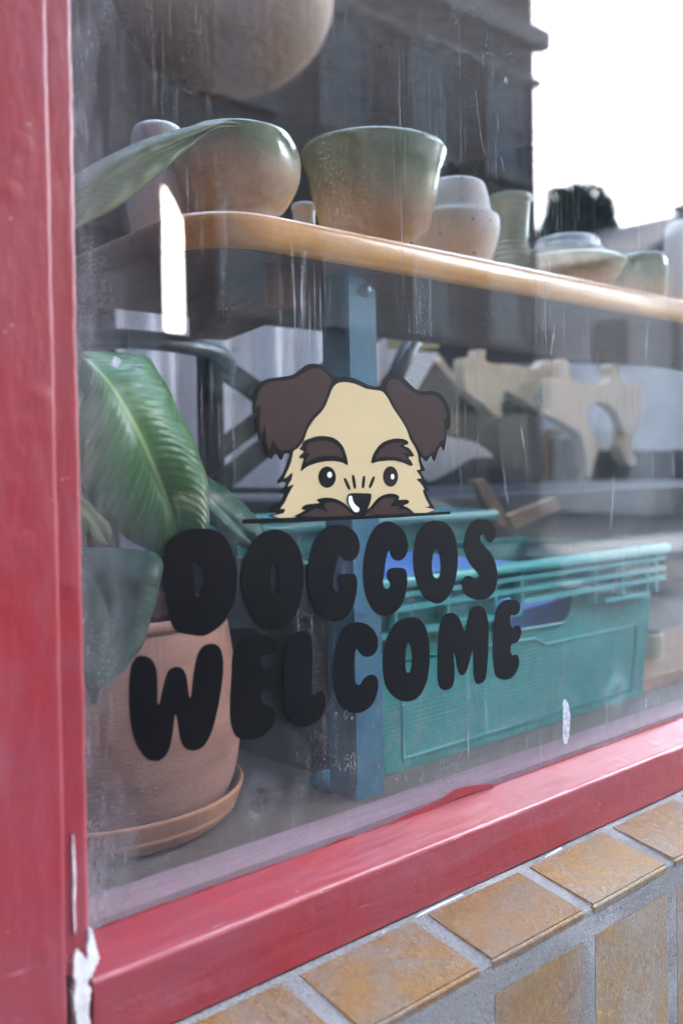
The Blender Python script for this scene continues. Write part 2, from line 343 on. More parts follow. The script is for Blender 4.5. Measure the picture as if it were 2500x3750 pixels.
BLUEST = pm('blue painted steel', (.055, .19, .29), .38, .25, 22, .12, 200, spots=None); STEEL = pm('bare bolt steel', (.30, .36, .40), .4, .2, 80, .1, metal=.6)
BLACKM = pm('black painted metal', (.014, .018, .024), .42, .3, 25, .1); HOOP = pm('dark blue-grey metal', (.06, .085, .11), .35, .2, 15, .1)
TERRA = pm('terracotta', (.42, .215, .155), .75, .22, 7, .25, 150, c2=(.31, .15, .108), stretch=(1, 1, 5)); SAUCER = pm('bright terracotta', (.52, .235, .12), .7, .2, 12, .2, 150)
SOIL = pm('potting soil', (.03, .024, .02), .95, .4, 80, .8, 200, .01)
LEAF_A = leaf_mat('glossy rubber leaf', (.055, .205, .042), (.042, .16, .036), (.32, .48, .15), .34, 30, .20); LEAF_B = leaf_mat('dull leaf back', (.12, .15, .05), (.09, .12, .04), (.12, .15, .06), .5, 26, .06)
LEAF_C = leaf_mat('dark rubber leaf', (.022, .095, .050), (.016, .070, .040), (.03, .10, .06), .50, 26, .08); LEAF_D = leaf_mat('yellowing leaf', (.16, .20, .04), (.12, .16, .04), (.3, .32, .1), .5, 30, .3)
STEM = pm('brown stem', (.09, .07, .04), .7)
TEAL = crate_mat('teal plastic', (.07, .47, .455)); TEALS = crate_mat('teal plastic smooth', (.12, .61, .60), False); BLUEP = pm('blue plastic', (.08, .24, .72), .3, .15, 10, .02)
CURTAIN = pm('pale cloth', (.72, .70, .73), .9, .08, 8, .15, 300); PAPER = pm('white paper', (.70, .70, .72), .7, .06, 8, .05)
PLY = wood_mat('pale plywood', (.74, .60, .42), (.64, .50, .34), (20, 20, 4), .6); KRAFT = pm('brown board', (.22, .135, .085), .8, .2, 12, .15); TAN = wood_mat('tan wood strip', (.40, .25, .16), (.32, .19, .12), (12, 12, 40), .6)
BLUEG = pm('blue-grey board', (.075, .10, .14), .7, .3, 5, .1); YEL = pm('yellow card', (.42, .38, .16), .7, .1)
LAMP = pm('brown woven shade', (.60, .46, .36), .8, .25, 4, .5, 40, .01)
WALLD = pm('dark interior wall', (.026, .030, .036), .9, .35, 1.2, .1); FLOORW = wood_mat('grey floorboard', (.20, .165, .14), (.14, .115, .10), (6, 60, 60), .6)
# ================================================================== SETTING
S = lambda o: tag(o, kind='structure')
STONE = pm('pavement stone', (.30, .295, .29), .85, .25, 3, .3, 40); ASPH = pm('asphalt', (.05, .05, .052), .9, .3, 4, .4, 60)
def slab(name, x0, x1, y0, y1, z, mat, t=.02): return S(obj(name, box(x0, x1, y0, y1, z-t, z), mat))
slab('ground', -600, 600, -600, 600, -.14, ASPH, .5)
slab('road', -60, 60, -8.0, -2.2, -.12, ASPH)
slab('pavement', -60, 60, -2.2, -.07, 0, STONE, .12); slab('pavement', -60, 26, -10.0, -8.0, 0, STONE, .12)
# shop shell: facade above, beside and below the window, room behind
S(obj('wall_front', boxes([(-8, .12, 0.0, .25, 0, 4.2), (3.62, 4.1, 0.0, .25, 0, 4.2), (.12, 3.6, .0, .25, 2.7, 4.2), (.12, 3.6, .012, .10, 0, 1.06)]), pm('painted render', (.16, .16, .17), .7)))
S(obj('floor', box(-1.5, 4.0, .30, 5.2, .30, .34), FLOORW)); S(obj('ceiling', boxes([(-1.5, 4.0, .25, .35, 3.0, 3.1), (-1.5, 4.0, 1.25, 5.2, 3.0, 3.1), (-1.5, .2, .35, 1.25, 3.0, 3.1), (3.6, 4.0, .35, 1.25, 3.0, 3.1)]), pm('ceiling plaster', (.70, .70, .70), .9)))
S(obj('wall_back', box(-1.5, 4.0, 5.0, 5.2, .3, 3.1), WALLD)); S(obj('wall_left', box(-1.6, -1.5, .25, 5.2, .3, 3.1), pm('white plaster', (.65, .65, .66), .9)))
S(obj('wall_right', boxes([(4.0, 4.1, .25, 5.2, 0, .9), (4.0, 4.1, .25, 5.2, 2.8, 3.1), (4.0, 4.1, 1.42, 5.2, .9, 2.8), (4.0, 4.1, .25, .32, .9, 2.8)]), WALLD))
rl = obj('added_rooflight', box(.2, 3.6, .35, 1.25, 3.04, 3.05), GLASS_I); tag(rl, 'unseen flat glass skylight added in the ceiling to brighten the shop', 'added_rooflight')  # added out of view, lets daylight into the dim interior
sw = empty('added_side_window', (4.05, .9, .9)); tag(sw, 'unseen tall side window added on the right to light the shop interior', 'window')  # added beyond the view to light the interior from the right
obj('frame', boxes([(4.02, 4.08, .32, .38, .9, 2.8), (4.02, 4.08, 1.36, 1.42, .9, 2.8), (4.02, 4.08, .38, 1.36, .9, .97), (4.02, 4.08, .38, 1.36, 2.74, 2.8)]), RED, sw)
obj('pane', box(4.045, 4.051, .38, 1.36, .97, 2.74), GLASS_I, sw)
FZ = 1.088
S(obj('window_stage', boxes([(-.4, 3.6, .052, .95, FZ-.03, FZ), (-.4, 3.6, .93, .95, .34, FZ-.03)]), FLOORW))
# ------------------------------------------------------------------ houses across the street (seen mirrored in the glass)
BRK = brick_mat('dark red brick', (.075, .042, .032), (.055, .032, .027), (.07, .066, .066)); BRK2 = brick_mat('pale brown brick', (.062, .046, .038), (.048, .036, .032), (.065, .062, .062))
TRIM = pm('sooty stone trim', (.12, .105, .095), .8, .2, 4); WGL = pm('dark window glass', (.02, .025, .03), .08, .2, 2, 0); WFR = pm('brown window frame', (.09, .07, .06), .5); SLATE = pm('roof slate', (.08, .085, .095), .7, .3, 6, .3, 30)
SHOPF = pm('dark green shopfront', (.02, .035, .03), .4); RENDER = pm('pale render', (.34, .32, .31), .85, .2, 2)
def window_part(parent, x0, x1, z0, z1, y, fmat=WFR):
    f = obj('window', boxes([(x0, x0+.09, y-.02, y+.05, z0, z1), (x1-.09, x1, y-.02, y+.05, z0, z1), (x0+.09, x1-.09, y-.02, y+.05, z0, z0+.1), (x0+.09, x1-.09, y-.02, y+.05, z1-.09, z1), (x0+.09, x1-.09, y-.02, y+.04, (z0+z1)/2-.03, (z0+z1)/2+.03)]), fmat, parent)
    obj('pane', box(x0+.09, x1-.09, y-.015, y+.005, z0+.1, z1-.09), WGL, f)
    obj('sill', box(x0-.1, x1+.1, y-.02, y+.14, z0-.12, z0-.002), TRIM, f)
def row_house(name, label, x0, x1, h, wins, wall, skew0=0, skew1=0, stall=True):
    e = empty(name, ((x0+x1)/2, -10, 0)); tag(e, label, 'building')
    d = 6.0
    vs_ = [(x0, -10, 0), (x1, -10, 0), (x1+skew1*d, -10-d, 0), (x0+skew0*d, -10-d, 0)]; vs_ += [(a, b, h) for a, b, c in vs_]
    me = mesh('wall', vs_, [(0, 1, 5, 4), (1, 2, 6, 5), (2, 3, 7, 6), (3, 0, 4, 7), (4, 5, 6, 7), (3, 2, 1, 0)]); obj('wall', me, wall, e)
    for (zc, hh, out) in wins['courses']:
        obj('string_course', box(x0, x1+(out if skew1 == 0 else 0), -10.05, -10+out, zc, zc+hh, .03), TRIM, e)
    nx = wins['n']; pitch = (x1-x0)/nx
    for k, z0 in enumerate(wins['rows']):
        for i in range(nx):
            c = x0+pitch*(i+.5); window_part(e, c-.5, c+.5, z0, z0+1.7, -9.99)
    if stall:
        obj('shopfront', box(x0+.3, x1-.3, -10.02, -9.9, .0, .55, .02), SHOPF, e)
        g = obj('shop_glass', box(x0+.4, x1-.4, -10.02, -9.94, .56, 2.35), WGL, e)
        obj('fascia', box(x0+.2, x1-.2, -10.02, -9.75, 2.4, 2.95, .03), SHOPF, e)
    return e
XG0, XG1, XE = 10.6/math.tan(math.radians(57.05)), 10.6/math.tan(math.radians(55.49)), 10.6/math.tan(math.radians(35.8))
sk = 1/math.tan(math.radians(56.2))
b1 = row_house('brick_house', 'tall red brick terrace house mirrored left of the white gap of sky', -27, XG0, 16.0, dict(n=11, rows=(3.6, 6.4, 8.8, 11.8), courses=((3.1, .15, .12),)), BRK, 0, sk)
b2 = row_house('brick_house', 'tall dark brick corner house mirrored in the upper middle of the glass', XG1, XE, 16.5, dict(n=4, rows=(3.6, 6.4, 9.6, 12.6), courses=((8.75, .35, .22), (8.1, .16, .10), (16.0, .5, .45))), BRK2, sk, 0)
lk = empty('covered_passage', (7.1, -10.5, 0)); tag(lk, 'walled passage bridged between the two mirrored brick houses', 'building')
obj('low_wall', box(XG0-.02, XG1+.02, -10.14, -10.02, 0, 3.22), BRK, lk)
obj('bridge_wall', flat([[Vector((XG0-.02, 0, 5.0)), Vector((XG0+.08, 0, 5.06)), Vector((XG0+.20, 0, 5.02)), Vector((XG1-.10, 0, 4.85)), Vector((XG1+.02, 0, 4.62)), Vector((XG1+.02, 0, 15)), Vector((XG0-.02, 0, 15))]], -10.12, -10.02), BRK2, lk)
# end of the street
def end_house(label, y0, y1, he, hr, x=26, mat=RENDER):
    e = empty('end_house', (x, (y0+y1)/2, 0)); tag(e, label, 'building')
    obj('wall', box(x, x+7, y0, y1, 0, he), mat, e)
    r = flat([[Vector((x-.3, 0, he)), Vector((x+3.5, 0, hr)), Vector((x+7.3, 0, he)), Vector((x+7.3, 0, he-.15)), Vector((x-.3, 0, he-.15))]], y0-.1, y1+.1); obj('roof', r, SLATE, e)
    n = max(1, int((y1-y0)/2.4)); p = (y1-y0)/n
    for i in range(n):
        for z in (1.0, 4.2):
            c = y0+p*(i+.5)
            wv = obj('window', boxes([(x-.05, x+.03, c-.55, c-.45, z, z+1.5), (x-.05, x+.03, c+.45, c+.55, z, z+1.5), (x-.05, x+.03, c-.45, c+.45, z, z+.1), (x-.05, x+.03, c-.45, c+.45, z+1.4, z+1.5)]), WFR, e)
            obj('pane', box(x-.02, x+.02, c-.45, c+.45, z+.1, z+1.4), WGL, wv)
    return e
end_house('pale low house with slate roof mirrored at the far end of the street', -30, -14.3, 7.5, 9.3)
end_house('pale taller house mirrored at the right edge of the glass', -13.9, -4, 8.8, 10.2, 27)
tr = empty('street_tree', (31, -20, 0)); tag(tr, 'dark rounded tree mirrored against the white sky', 'tree')
TLEAF = pm('tree foliage', (.035, .06, .04), .9, .4, 3, spec=.05); obj('trunk', tube([(31, -20, -.1), (31.1, -20, 4), (31, -20.1, 8.5)], [.3, .24, .1], 8), STEM, tr)
bm = bmesh.new(); rr = random.Random(3)
for i in range(7000):
    while True:
        v = Vector((rr.uniform(-1, 1), rr.uniform(-1, 1), rr.uniform(-1, 1)))
        if v.length < 1 and v.length > .35: break
    lump = 1+.14*math.sin(v.x*5+1)*math.cos(v.z*6+v.y*4)
    c = Vector((31, -20.0, 9.5))+Vector((v.x*1.5, v.y*1.42, v.z*2.1))*lump
    a = Vector((rr.uniform(-1, 1), rr.uniform(-1, 1), rr.uniform(-1, 1))).normalized(); b = a.cross(Vector((.3, .5, .8))).normalized(); s = rr.uniform(.10, .2)
    q = [bm.verts.new(c+a*s), bm.verts.new(c+b*s*.6), bm.verts.new(c-a*s), bm.verts.new(c-b*s*.6)]; bm.faces.new(q)
me = bpy.data.meshes.new('crown'); bm.to_mesh(me); bm.free(); obj('crown', me, TLEAF, tr)
# ------------------------------------------------------------------ dark car added at the near kerb to darken the low reflection
CARP = pm('black car paint', (.010, .011, .013), .38, .2, 3, 0); TYRE = pm('tyre rubber', (.015, .015, .016), .85); RIM = pm('alloy rim', (.35, .36, .38), .35, metal=.8); CGL = pm('tinted car glass', (.008, .01, .012), .05, .1, 3, 0); LAMPR = pm('red lamp lens', (.30, .01, .015), .2); LAMPW = pm('clear lamp lens', (.55, .57, .6), .15)
car = empty('added_car', (3.55, -3.25, -.12)); tag(car, 'black hatchback added to darken the reflection low in the glass', 'car')
GZ = -.12
def car_shell(prof, w0, w1, zlo, zhi, mat, name):
    """side outline (x, z) given half-widths tapering with height"""
    n = len(prof); vs_, fs = [], []
    for sgn in (-1, -.86, .86, 1):
        for (x, z) in prof:
            t = max(0, min(1, (z-zlo)/(zhi-zlo))); hw = w0+(w1-w0)*t; dz = 0 if abs(sgn) < 1 else -.03*(1 if z > zlo+.1 else 0)
            cxp = 3.55; sx_ = 1 if abs(sgn) < 1 else .985
            vs_.append((cxp+(x-cxp)*sx_, -3.25+sgn*hw, z+dz))
    for k in range(3):
        for i in range(n):
            j = (i+1) % n; fs.append((k*n+i, k*n+j, (k+1)*n+j, (k+1)*n+i))
    for base in (0, 3*n):
        tri = tessellate_polygon([[Vector((vs_[base+i][0], vs_[base+i][2], 0)) for i in range(n)]])
        fs += [tuple(base+i for i in t) for t in tri]
    bm = bmesh.new(); me = mesh(name, vs_, fs); bm.from_mesh(me); return obj(name, bmmesh(bm, name), mat, car)
def arch(cx, r=.36): return [(cx+r*math.cos(a), GZ+.31+r*math.sin(a)) for a in [math.pi*i/8 for i in range(9)]]
low = [(1.55, GZ+.25)]+[(x, z) for x, z in reversed(arch(2.35))]+[(x, z) for x, z in reversed(arch(4.85))]+[(5.55, GZ+.25), (5.62, GZ+.45), (5.58, GZ+.70), (5.40, GZ+.80), (4.70, GZ+.93), (4.45, GZ+.96), (1.75, GZ+.98), (1.55, GZ+.92), (1.50, GZ+.60)]
car_shell(low, .87, .80, GZ+.25, GZ+.98, CARP, 'body')
car_shell([(1.72, GZ+.975), (4.50, GZ+.955), (3.78, GZ+1.40), (3.4, GZ+1.46), (2.5, GZ+1.46), (2.05, GZ+1.38)], .79, .60, GZ+.96, GZ+1.46, CARP, 'cabin')
for sgn in (-1, 1):
    for q in ([(3.62, 1.02), (4.22, 1.02), (3.72, 1.33), (3.62, 1.36)], [(2.75, 1.02), (3.56, 1.02), (3.56, 1.37), (2.75, 1.38)], [(2.08, 1.03), (2.69, 1.02), (2.69, 1.38), (2.28, 1.34)]):
        vs_ = []
        for (x, z) in q:
            t = (z-.96)/.5; hw = .79+(.60-.79)*t
            vs_.append((x, -3.25+sgn*(hw+.006), GZ+z-.03))
        vs_ += [(x, y-sgn*.012, z) for x, y, z in vs_]
        bm = bmesh.new(); me = mesh('w', vs_, [(0, 1, 2, 3), (7, 6, 5, 4), (0, 4, 5, 1), (1, 5, 6, 2), (2, 6, 7, 3), (3, 7, 4, 0)]); bm.from_mesh(me); obj('added_side_window', bmmesh(bm, 'w'), CGL, car)
    obj('door_handle', box(2.95, 3.12, -3.25+sgn*.845-.012, -3.25+sgn*.845+.012, GZ+.83, GZ+.86, .006), CARP, car)
    obj('mirror', box(4.02, 4.18, -3.25+sgn*.88-.09, -3.25+sgn*.88+.09, GZ+1.0, GZ+1.12, .03), CARP, car)
    obj('tail_light', box(1.49, 1.60, -3.25+sgn*.68-.12, -3.25+sgn*.68+.12, GZ+.72, GZ+.92, .02), LAMPR, car); obj('headlight', box(5.46, 5.60, -3.25+sgn*.62-.14, -3.25+sgn*.62+.14, GZ+.58, GZ+.72, .02), LAMPW, car)
    for wx in (2.35, 4.85):
        wh = obj('wheel', lathe([(.20, -.10), (.29, -.10), (.315, -.07), (.315, .07), (.29, .10), (.20, .10)], (0, 0), 32), TYRE, car, True); wh.matrix_parent_inverse = Matrix.Identity(4)
        wh.location = (wx-3.55, sgn*.74, .316); wh.rotation_euler = (math.radians(90), 0, 0)
        rm = obj('rim', lathe([(.02, -.085), (.06, -.105), (.19, -.09), (.205, -.105), (.205, .105), (.19, .09), (.06, .105), (.02, .085)], (0, 0), 24), RIM); rm.parent = wh
# ================================================================== WINDOW
win = empty('shop_window', (.32, 0, 1.09)); tag(win, 'dusty shop window in a chipped red wooden frame', 'window')
g = box(.285, 3.5, 0, .006, 1.138, 2.69)
gp = obj('glass_pane', g, GLASS_I, win); g.materials.append(GLASS_O)
for p in g.polygons:
    if p.normal.y < -.9: p.material_index = 1
def prof_x(prof, x0, x1, n=1, wob=0, seed=1):      # sweep a y-z profile along x
    rr = random.Random(seed); vs_, fs = [], []; m = len(prof)
    for i in range(n+1):
        x = x0+(x1-x0)*i/n
        for (y, z) in prof: vs_.append((x, y+rr.uniform(-wob, wob), z+rr.uniform(-wob, wob)))
    for i in range(n):
        for k in range(m):
            j = (k+1) % m; fs.append((i*m+k, i*m+j, (i+1)*m+j, (i+1)*m+k))
    fs.append(tuple(range(m))); fs.append(tuple(reversed(range(n*m, n*m+m))))
    bm = bmesh.new(); me = mesh('sweep', vs_, fs); bm.from_mesh(me); return bmmesh(bm, 'sweep')
sill = obj('sill', prof_x([(-.0006, 1.1478), (-.022, 1.1440), (-.0425, 1.1405), (-.0442, 1.1398), (-.0454, 1.1386), (-.0461, 1.1370), (-.0462, 1.1350), (-.0462, 1.1155), (-.0462, 1.0925), (-.0450, 1.0910), (-.001, 1.0910)], .3022, 3.5, 160, .0001), REDH, win)
# paint ragged along the foot of the glass
def ragged(x0, x1, n, seed, h0, h1, thr=.0):
    rr = random.Random(seed); up = []; k = h0
    for i in range(n+1):
        x = x0+(x1-x0)*i/n; k += rr.uniform(-1, 1)*.0007; k = max(h0, min(h1, k)); up.append((x, k+rr.uniform(-.0003, .0003)))
    lo = [(x, 0) for x, _ in up]
    return [Vector((x, 0, 1.1475+z)) for x, z in up]+[Vector((x, 0, 1.1475+z)) for x, z in reversed(lo)]
obj('paint_edge', flat([ragged(.33, 3.4, 420, 5, .0005, .0038)], -.0014, -.0006), RED, win)
px = [(1420, 3010), (1470, 2985), (1545, 2952), (1600, 2930), (1655, 2890), (1690, 2880), (1730, 2873), (1790, 2868), (1800, 2880), (1700, 2905), (1620, 2940), (1560, 2968), (1440, 3015)]
obj('paint_flake', flat([[P(a, b, 0) for a, b in px]], -.0030, -.0018), RED, win)
# inner ledge behind the pane
obj('inner_ledge', prof_x([(.007, 1.150), (.050, 1.1475), (.0515, 1.146), (.0515, 1.10), (.007, 1.10)], .2, 3.5), DUSTY, win)
# jamb: broad board and narrow bead, with paint ridges
def jamb(x0, x1, y0, y1, z0, z1, bev, n=220, seed=2, wob=.0003):
    rr = random.Random(seed); ring = [(x0, y1), (x0, y0)]+[(x1-bev+bev*math.sin(a), y0+bev-bev*math.cos(a)) for a in [math.radians(15*i) for i in range(7)]]+[(x1, y1)]
    vs_, fs = [], []; m = len(ring); off = 0
    for i in range(n+1):
        z = z0+(z1-z0)*i/n; off = off*.8+rr.uniform(-wob, wob)
        for k, (x, y) in enumerate(ring): vs_.append((x+(off if 2 <= k <= 8 else 0), y+(off*.5 if 2 <= k <= 5 else 0), z))
    for i in range(n):
        for k in range(m):
            j = (k+1) % m; fs.append((i*m+k, i*m+j, (i+1)*m+j, (i+1)*m+k))
    fs.append(tuple(range(m))); fs.append(tuple(reversed(range(n*m, n*m+m))))
    bm = bmesh.new(); me = mesh('jamb', vs_, fs); bm.from_mesh(me); return bmmesh(bm, 'jamb')
obj('jamb', jamb(.02, .2835, -.0505, .09, .92, 2.75, .0042), RED, win)
obj('bead', jamb(.2835, .3015, -.0462, .09, 1.150, 2.75, .0042, 220, 9, .0003), RED, win)
obj('jamb', box(3.5, 3.62, -.052, .09, .92, 2.75, .003), RED, win); obj('head', box(.2835, 3.5, -.05, .09, 2.69, 2.78, .003), RED, win)
# white filler in the joint between jamb and sill
fl = [(270, 3560), (275, 3500), (283, 3480), (300, 3492), (314, 3512), (322, 3500), (326, 3440), (330, 3400), (345, 3425), (356, 3480), (362, 3515), (345, 3550), (330, 3580), (322, 3610), (333, 3620), (330, 3660), (325, 3700), (332, 3750), (335, 3830), (285, 3830), (280, 3720), (272, 3690), (272, 3640), (278, 3610)]
obj('filler', flat([[P(a+random.uniform(-3, 3), b+random.uniform(-4, 4), -.0475) for a, b in catmull(fl, 5)]], -.0006, .02), FILLER, win)
fl = [(264, 3065), (268, 3060), (272, 3100), (277, 3160), (281, 3230), (279, 3290), (280, 3370), (278, 3420), (273, 3380), (268, 3300), (269, 3220), (266, 3140)]
obj('filler', flat([[P(a*.6+273*.4+random.uniform(-1.5, 1.5), b+random.uniform(-4, 4), -.0475) for a, b in catmull(fl, 5)]], -.0004, .006), FILLER, win)
# runs, drips and droppings dried on the outside of the glass
def residue(name, cov):
    t = NT(name); d = t.bsdf((.68, .71, .77), .6); tr_ = t.n('BsdfTransparent'); mx = t.n('MixShader'); n = t.noise(t.coord(), 260, 4, .7)
    t.set(mx.inputs[0], t.ramp(n, .35, .65, cov*.35, cov)); t.t.links.new(tr_.outputs[0], mx.inputs[1]); t.t.links.new(d, mx.inputs[2]); return t.done(mx.outputs[0])
DRIP = residue('dried white splash', .75); RUN = residue('faint dried run', .15)
def drip(pts, wpx, mat=None, name='dried_drip'):
    c = catmull(pts, 4, False); n = len(c); L, R_ = [], []
    for i, (a, b) in enumerate(c):
        t = i/(n-1); ww = wpx*(.35+.65*math.sin(math.pi*min(1, t*1.0)))*(.8+.4*random.random())/2
        L.append((a-ww, b)); R_.append((a+ww, b))
    obj(name, flat([[P(a, b, -.0002) for a, b in L+R_[::-1]]], -.0004, 0), mat or DRIP, win)
drip([(2064, 2560), (2072, 2600), (2071, 2660), (2068, 2725)], 30)
drip([(418, 1305), (428, 1318), (420, 1335), (430, 1345)], 34)
for pts, ww in (([(425, 1065), (455, 1170), (490, 1300), (518, 1420)], 5), ([(418, 1240), (425, 1290)], 4), ([(2030, 1190), (2020, 1260), (2015, 1310)], 9), ([(2370, 1170), (2362, 1320)], 6), ([(1905, 1560), (1918, 1645)], 9), ([(1840, 1700), (1850, 1790), (1860, 1848)], 7), ([(1740, 1350), (1745, 1500)], 3), ([(2245, 1730), (2235, 1940)], 6), ([(2130, 1700), (2135, 1820)], 5), ([(2460, 1660), (2464, 1750)], 7), ([(1850, 285), (1852, 310)], 16), ([(1845, 300), (1850, 280)], 9), ([(1740, 330), (1755, 470), (1770, 560)], 4), ([(1820, 420), (1822, 480)], 5), ([(1830, 560), (1845, 625)], 4), ([(530, 1415), (527, 1424)], 9), ([(1660, 90), (1712, 32)], 3), ([(1840, 525), (1930, 545)], 2), ([(1236, 760), (1232, 790)], 6), ([(1180, 1180), (1195, 1200)], 6)):
    drip(pts, ww*.8, RUN)
# added canopy out of view: cuts overhead sky, white underside bounces light
aw = empty('added_canopy', (1.6, -.3, 2.8)); tag(aw, 'unseen red fronted canopy with white soffit, added to shape the light on the window', 'canopy')
obj('board', box(-.6, 4.2, -.55, -.005, 2.80, 2.86, .004), pm('white soffit paint', (.78, .78, .77), .6), aw); obj('fascia', box(-.6, 4.2, -.575, -.551, 2.80, 3.1, .003), RED, aw)
# ================================================================== TILED SILL WALL
wall = empty('tiled_wall', (.5, -.08, 0)); tag(wall, 'wall under the window faced in brown glazed tiles', 'wall')
YO, ZO, YI, ZI = -.120, 1.0756, -.047, 1.0905        # outer and inner edge of the tile tops
JO = .0032
obj('grout', prof_x([(-.020, ZI-.0005), (YI+.002, ZI-.0008), (YO+.004, ZO-.0018), (YO+.0022, ZO-.0040), (YO+.0018, ZO-.014), (YO+.0022, 0), (-.02, 0)], -.6, 3.6, 60, .0005, 4), GROUT, wall)
pitch = .1365; gap = .0125; xr = P(2143, 3329, YO).x              # right edge of one tile
def tile_mesh(w_, d_, t_, seed):
    rr = random.Random(seed); bm = bmesh.new(); bmesh.ops.create_cube(bm, size=1)
    for v in bm.verts: v.co = Vector((v.co.x*w_, v.co.y*d_, v.co.z*t_-t_/2))
    bmesh.ops.bevel(bm, geom=bm.edges[:], offset=.0026, segments=3, affect='EDGES')
    return bmmesh(bm, 'tile')
dl = math.hypot(YI-.0025-YO, ZI-ZO); an = math.atan2(ZI-ZO, YI-YO)
T1 = tile_mesh(pitch-gap, dl, .010, 1); T1.materials.append(TILE); T2 = tile_mesh(pitch-gap, .21, .010, 2); T2.materials.append(TILE)
k0 = int((xr+.2)/pitch)
for i in range(-k0, 14):
    c = xr-(pitch-gap)/2+i*pitch; rr = random.Random(i+50)
    o = bpy.data.objects.new('tile', T1); COL.objects.link(o); o.parent = wall; o.matrix_parent_inverse = Matrix.Translation(-wall.location)
    o.location = (c, (YI-.0025+YO)/2, (ZI+ZO)/2-.0003+rr.uniform(-.0004, .0004)); o.rotation_euler = (an+rr.uniform(-.006, .006), rr.uniform(-.004, .004), rr.uniform(-.006, .006))
    for r_ in range(2):
        z1 = ZO-.0245-r_*.225
        o = bpy.data.objects.new('tile', T2); COL.objects.link(o); o.parent = wall; o.matrix_parent_inverse = Matrix.Translation(-wall.location)
        o.location = (c+.001+rr.uniform(-.001, .001), YO+.0015, z1-.105); o.rotation_euler = (math.radians(90)+rr.uniform(-.004, .004), rr.uniform(-.004, .004), rr.uniform(-.004, .004))
# ragged grout fillet and peeling paint where the sill meets the tiles
pe = [(1395, 3413), (1455, 3391), (1535, 3349), (1605, 3314), (1685, 3277), (1745, 3261), (1808, 3238), (1870, 3201), (1923, 3172), (1988, 3141), (2052, 3103), (2057, 3106), (1990, 3146), (1925, 3178), (1880, 3208), (1815, 3248), (1750, 3268), (1690, 3284), (1610, 3325), (1540, 3356), (1460, 3398), (1400, 3420)]
obj('peeling_paint', flat([[P(a, b, -.0475) for a, b in pe]], -.0012, .0005), FILLER, win)
# ================================================================== DECALS on the outside of the pane
YD = -.0010
def Q(base, sc):  return lambda pts: [(base[0]+a*sc, base[1]+b*sc) for a, b in pts]
q6, q4, k5, q6b = Q((430, 1850), .9821), Q((1350, 1850), .7334), Q((850, 1280), .5549), Q((300, 1700), .4464)
def decal(loops, lay, mat, name, parent, tr, sm=4, smooth=True):
    ls = []
    for l in loops:
        l = tr(l); l = catmull(l, sm) if smooth else l
        ls.append([P(a, b, YD) for a, b in l])
    return obj(name, flat(ls, lay*.0002, lay*.0002+.00012), mat, parent)
dg = empty('lettering_decal', P(800, 2100, YD)); tag(dg, 'black bubble lettering reading DOGGOS stuck on the glass under the dog', 'lettering')
D_ = [(215, 110), (270, 90), (340, 88), (385, 105), (420, 150), (440, 210), (447, 270), (440, 340), (420, 400), (390, 445), (350, 475), (315, 488), (270, 483), (225, 473), (205, 450), (190, 400), (180, 330), (174, 260), (174, 200), (180, 145)]
Dh = [((300+a*.4464-430)/.9821, (1700+b*.4464-1850)/.9821) for a, b in [(912, 805), (950, 812), (985, 850), (1005, 890), (1008, 940), (1000, 990), (975, 1045), (945, 1090), (935, 1040), (925, 950), (915, 870)]]
O1 = [(580, 92), (620, 98), (650, 118), (675, 155), (690, 205), (695, 260), (690, 320), (678, 375), (658, 420), (630, 447), (595, 459), (560, 455), (525, 435), (495, 395), (472, 345), (462, 290), (466, 235), (478, 185), (500, 140), (535, 105)]
O1h = [(583, 212), (594, 225), (600, 250), (600, 290), (596, 330), (588, 340), (578, 325), (572, 290), (571, 250), (575, 225)]
G1 = [(815, 73), (850, 76), (885, 100), (902, 140), (900, 175), (885, 200), (862, 208), (845, 203), (835, 190), (828, 178), (820, 200), (812, 240), (806, 275), (805, 300), (812, 318), (822, 322), (828, 312), (825, 298), (820, 285), (822, 270), (835, 258), (860, 255), (885, 258), (893, 280), (892, 320), (882, 365), (862, 405), (835, 428), (800, 433), (765, 418), (738, 390), (718, 340), (708, 285), (710, 225), (720, 170), (738, 125), (765, 92), (790, 77)]
G2 = [(1000, 60), (1035, 68), (1065, 95), (1080, 130), (1082, 165), (1070, 195), (1050, 207), (1030, 203), (1018, 187), (1012, 170), (1005, 185), (998, 220), (994, 255), (990, 285), (993, 305), (1003, 312), (1013, 306), (1015, 292), (1008, 280), (1003, 265), (1005, 248), (1015, 237), (1035, 233), (1060, 234), (1075, 243), (1080, 270), (1078, 310), (1068, 350), (1050, 385), (1020, 408), (990, 413), (960, 400), (938, 370), (922, 325), (915, 270), (916, 215), (924, 165), (940, 115), (965, 78)]
O2 = [(1185, 57), (1215, 62), (1240, 82), (1258, 118), (1267, 165), (1268, 215), (1262, 265), (1250, 310), (1230, 345), (1200, 366), (1170, 362), (1140, 340), (1118, 300), (1105, 250), (1101, 200), (1105, 150), (1118, 105), (1142, 72), (1165, 60)]
O2h = [(1187, 163), (1198, 180), (1203, 210), (1203, 245), (1198, 268), (1188, 273), (1178, 265), (1172, 240), (1173, 205), (1178, 178)]
S_ = [(1350, 52), (1380, 58), (1402, 75), (1411, 95), (1408, 120), (1395, 137), (1380, 137), (1372, 125), (1370, 112), (1360, 110), (1352, 118), (1355, 135), (1370, 155), (1392, 180), (1408, 215), (1416, 255), (1414, 290), (1402, 325), (1380, 346), (1350, 353), (1320, 348), (1298, 335), (1286, 315), (1284, 290), (1292, 270), (1308, 264), (1325, 270), (1338, 277), (1347, 270), (1345, 258), (1330, 240), (1310, 215), (1296, 185), (1290, 150), (1295, 110), (1308, 78), (1328, 58)]
for l in ([D_, Dh], [O1, O1h], [G1], [G2], [O2, O2h], [S_]): decal(l, 0, BLACKV, 'letter', dg, q6)
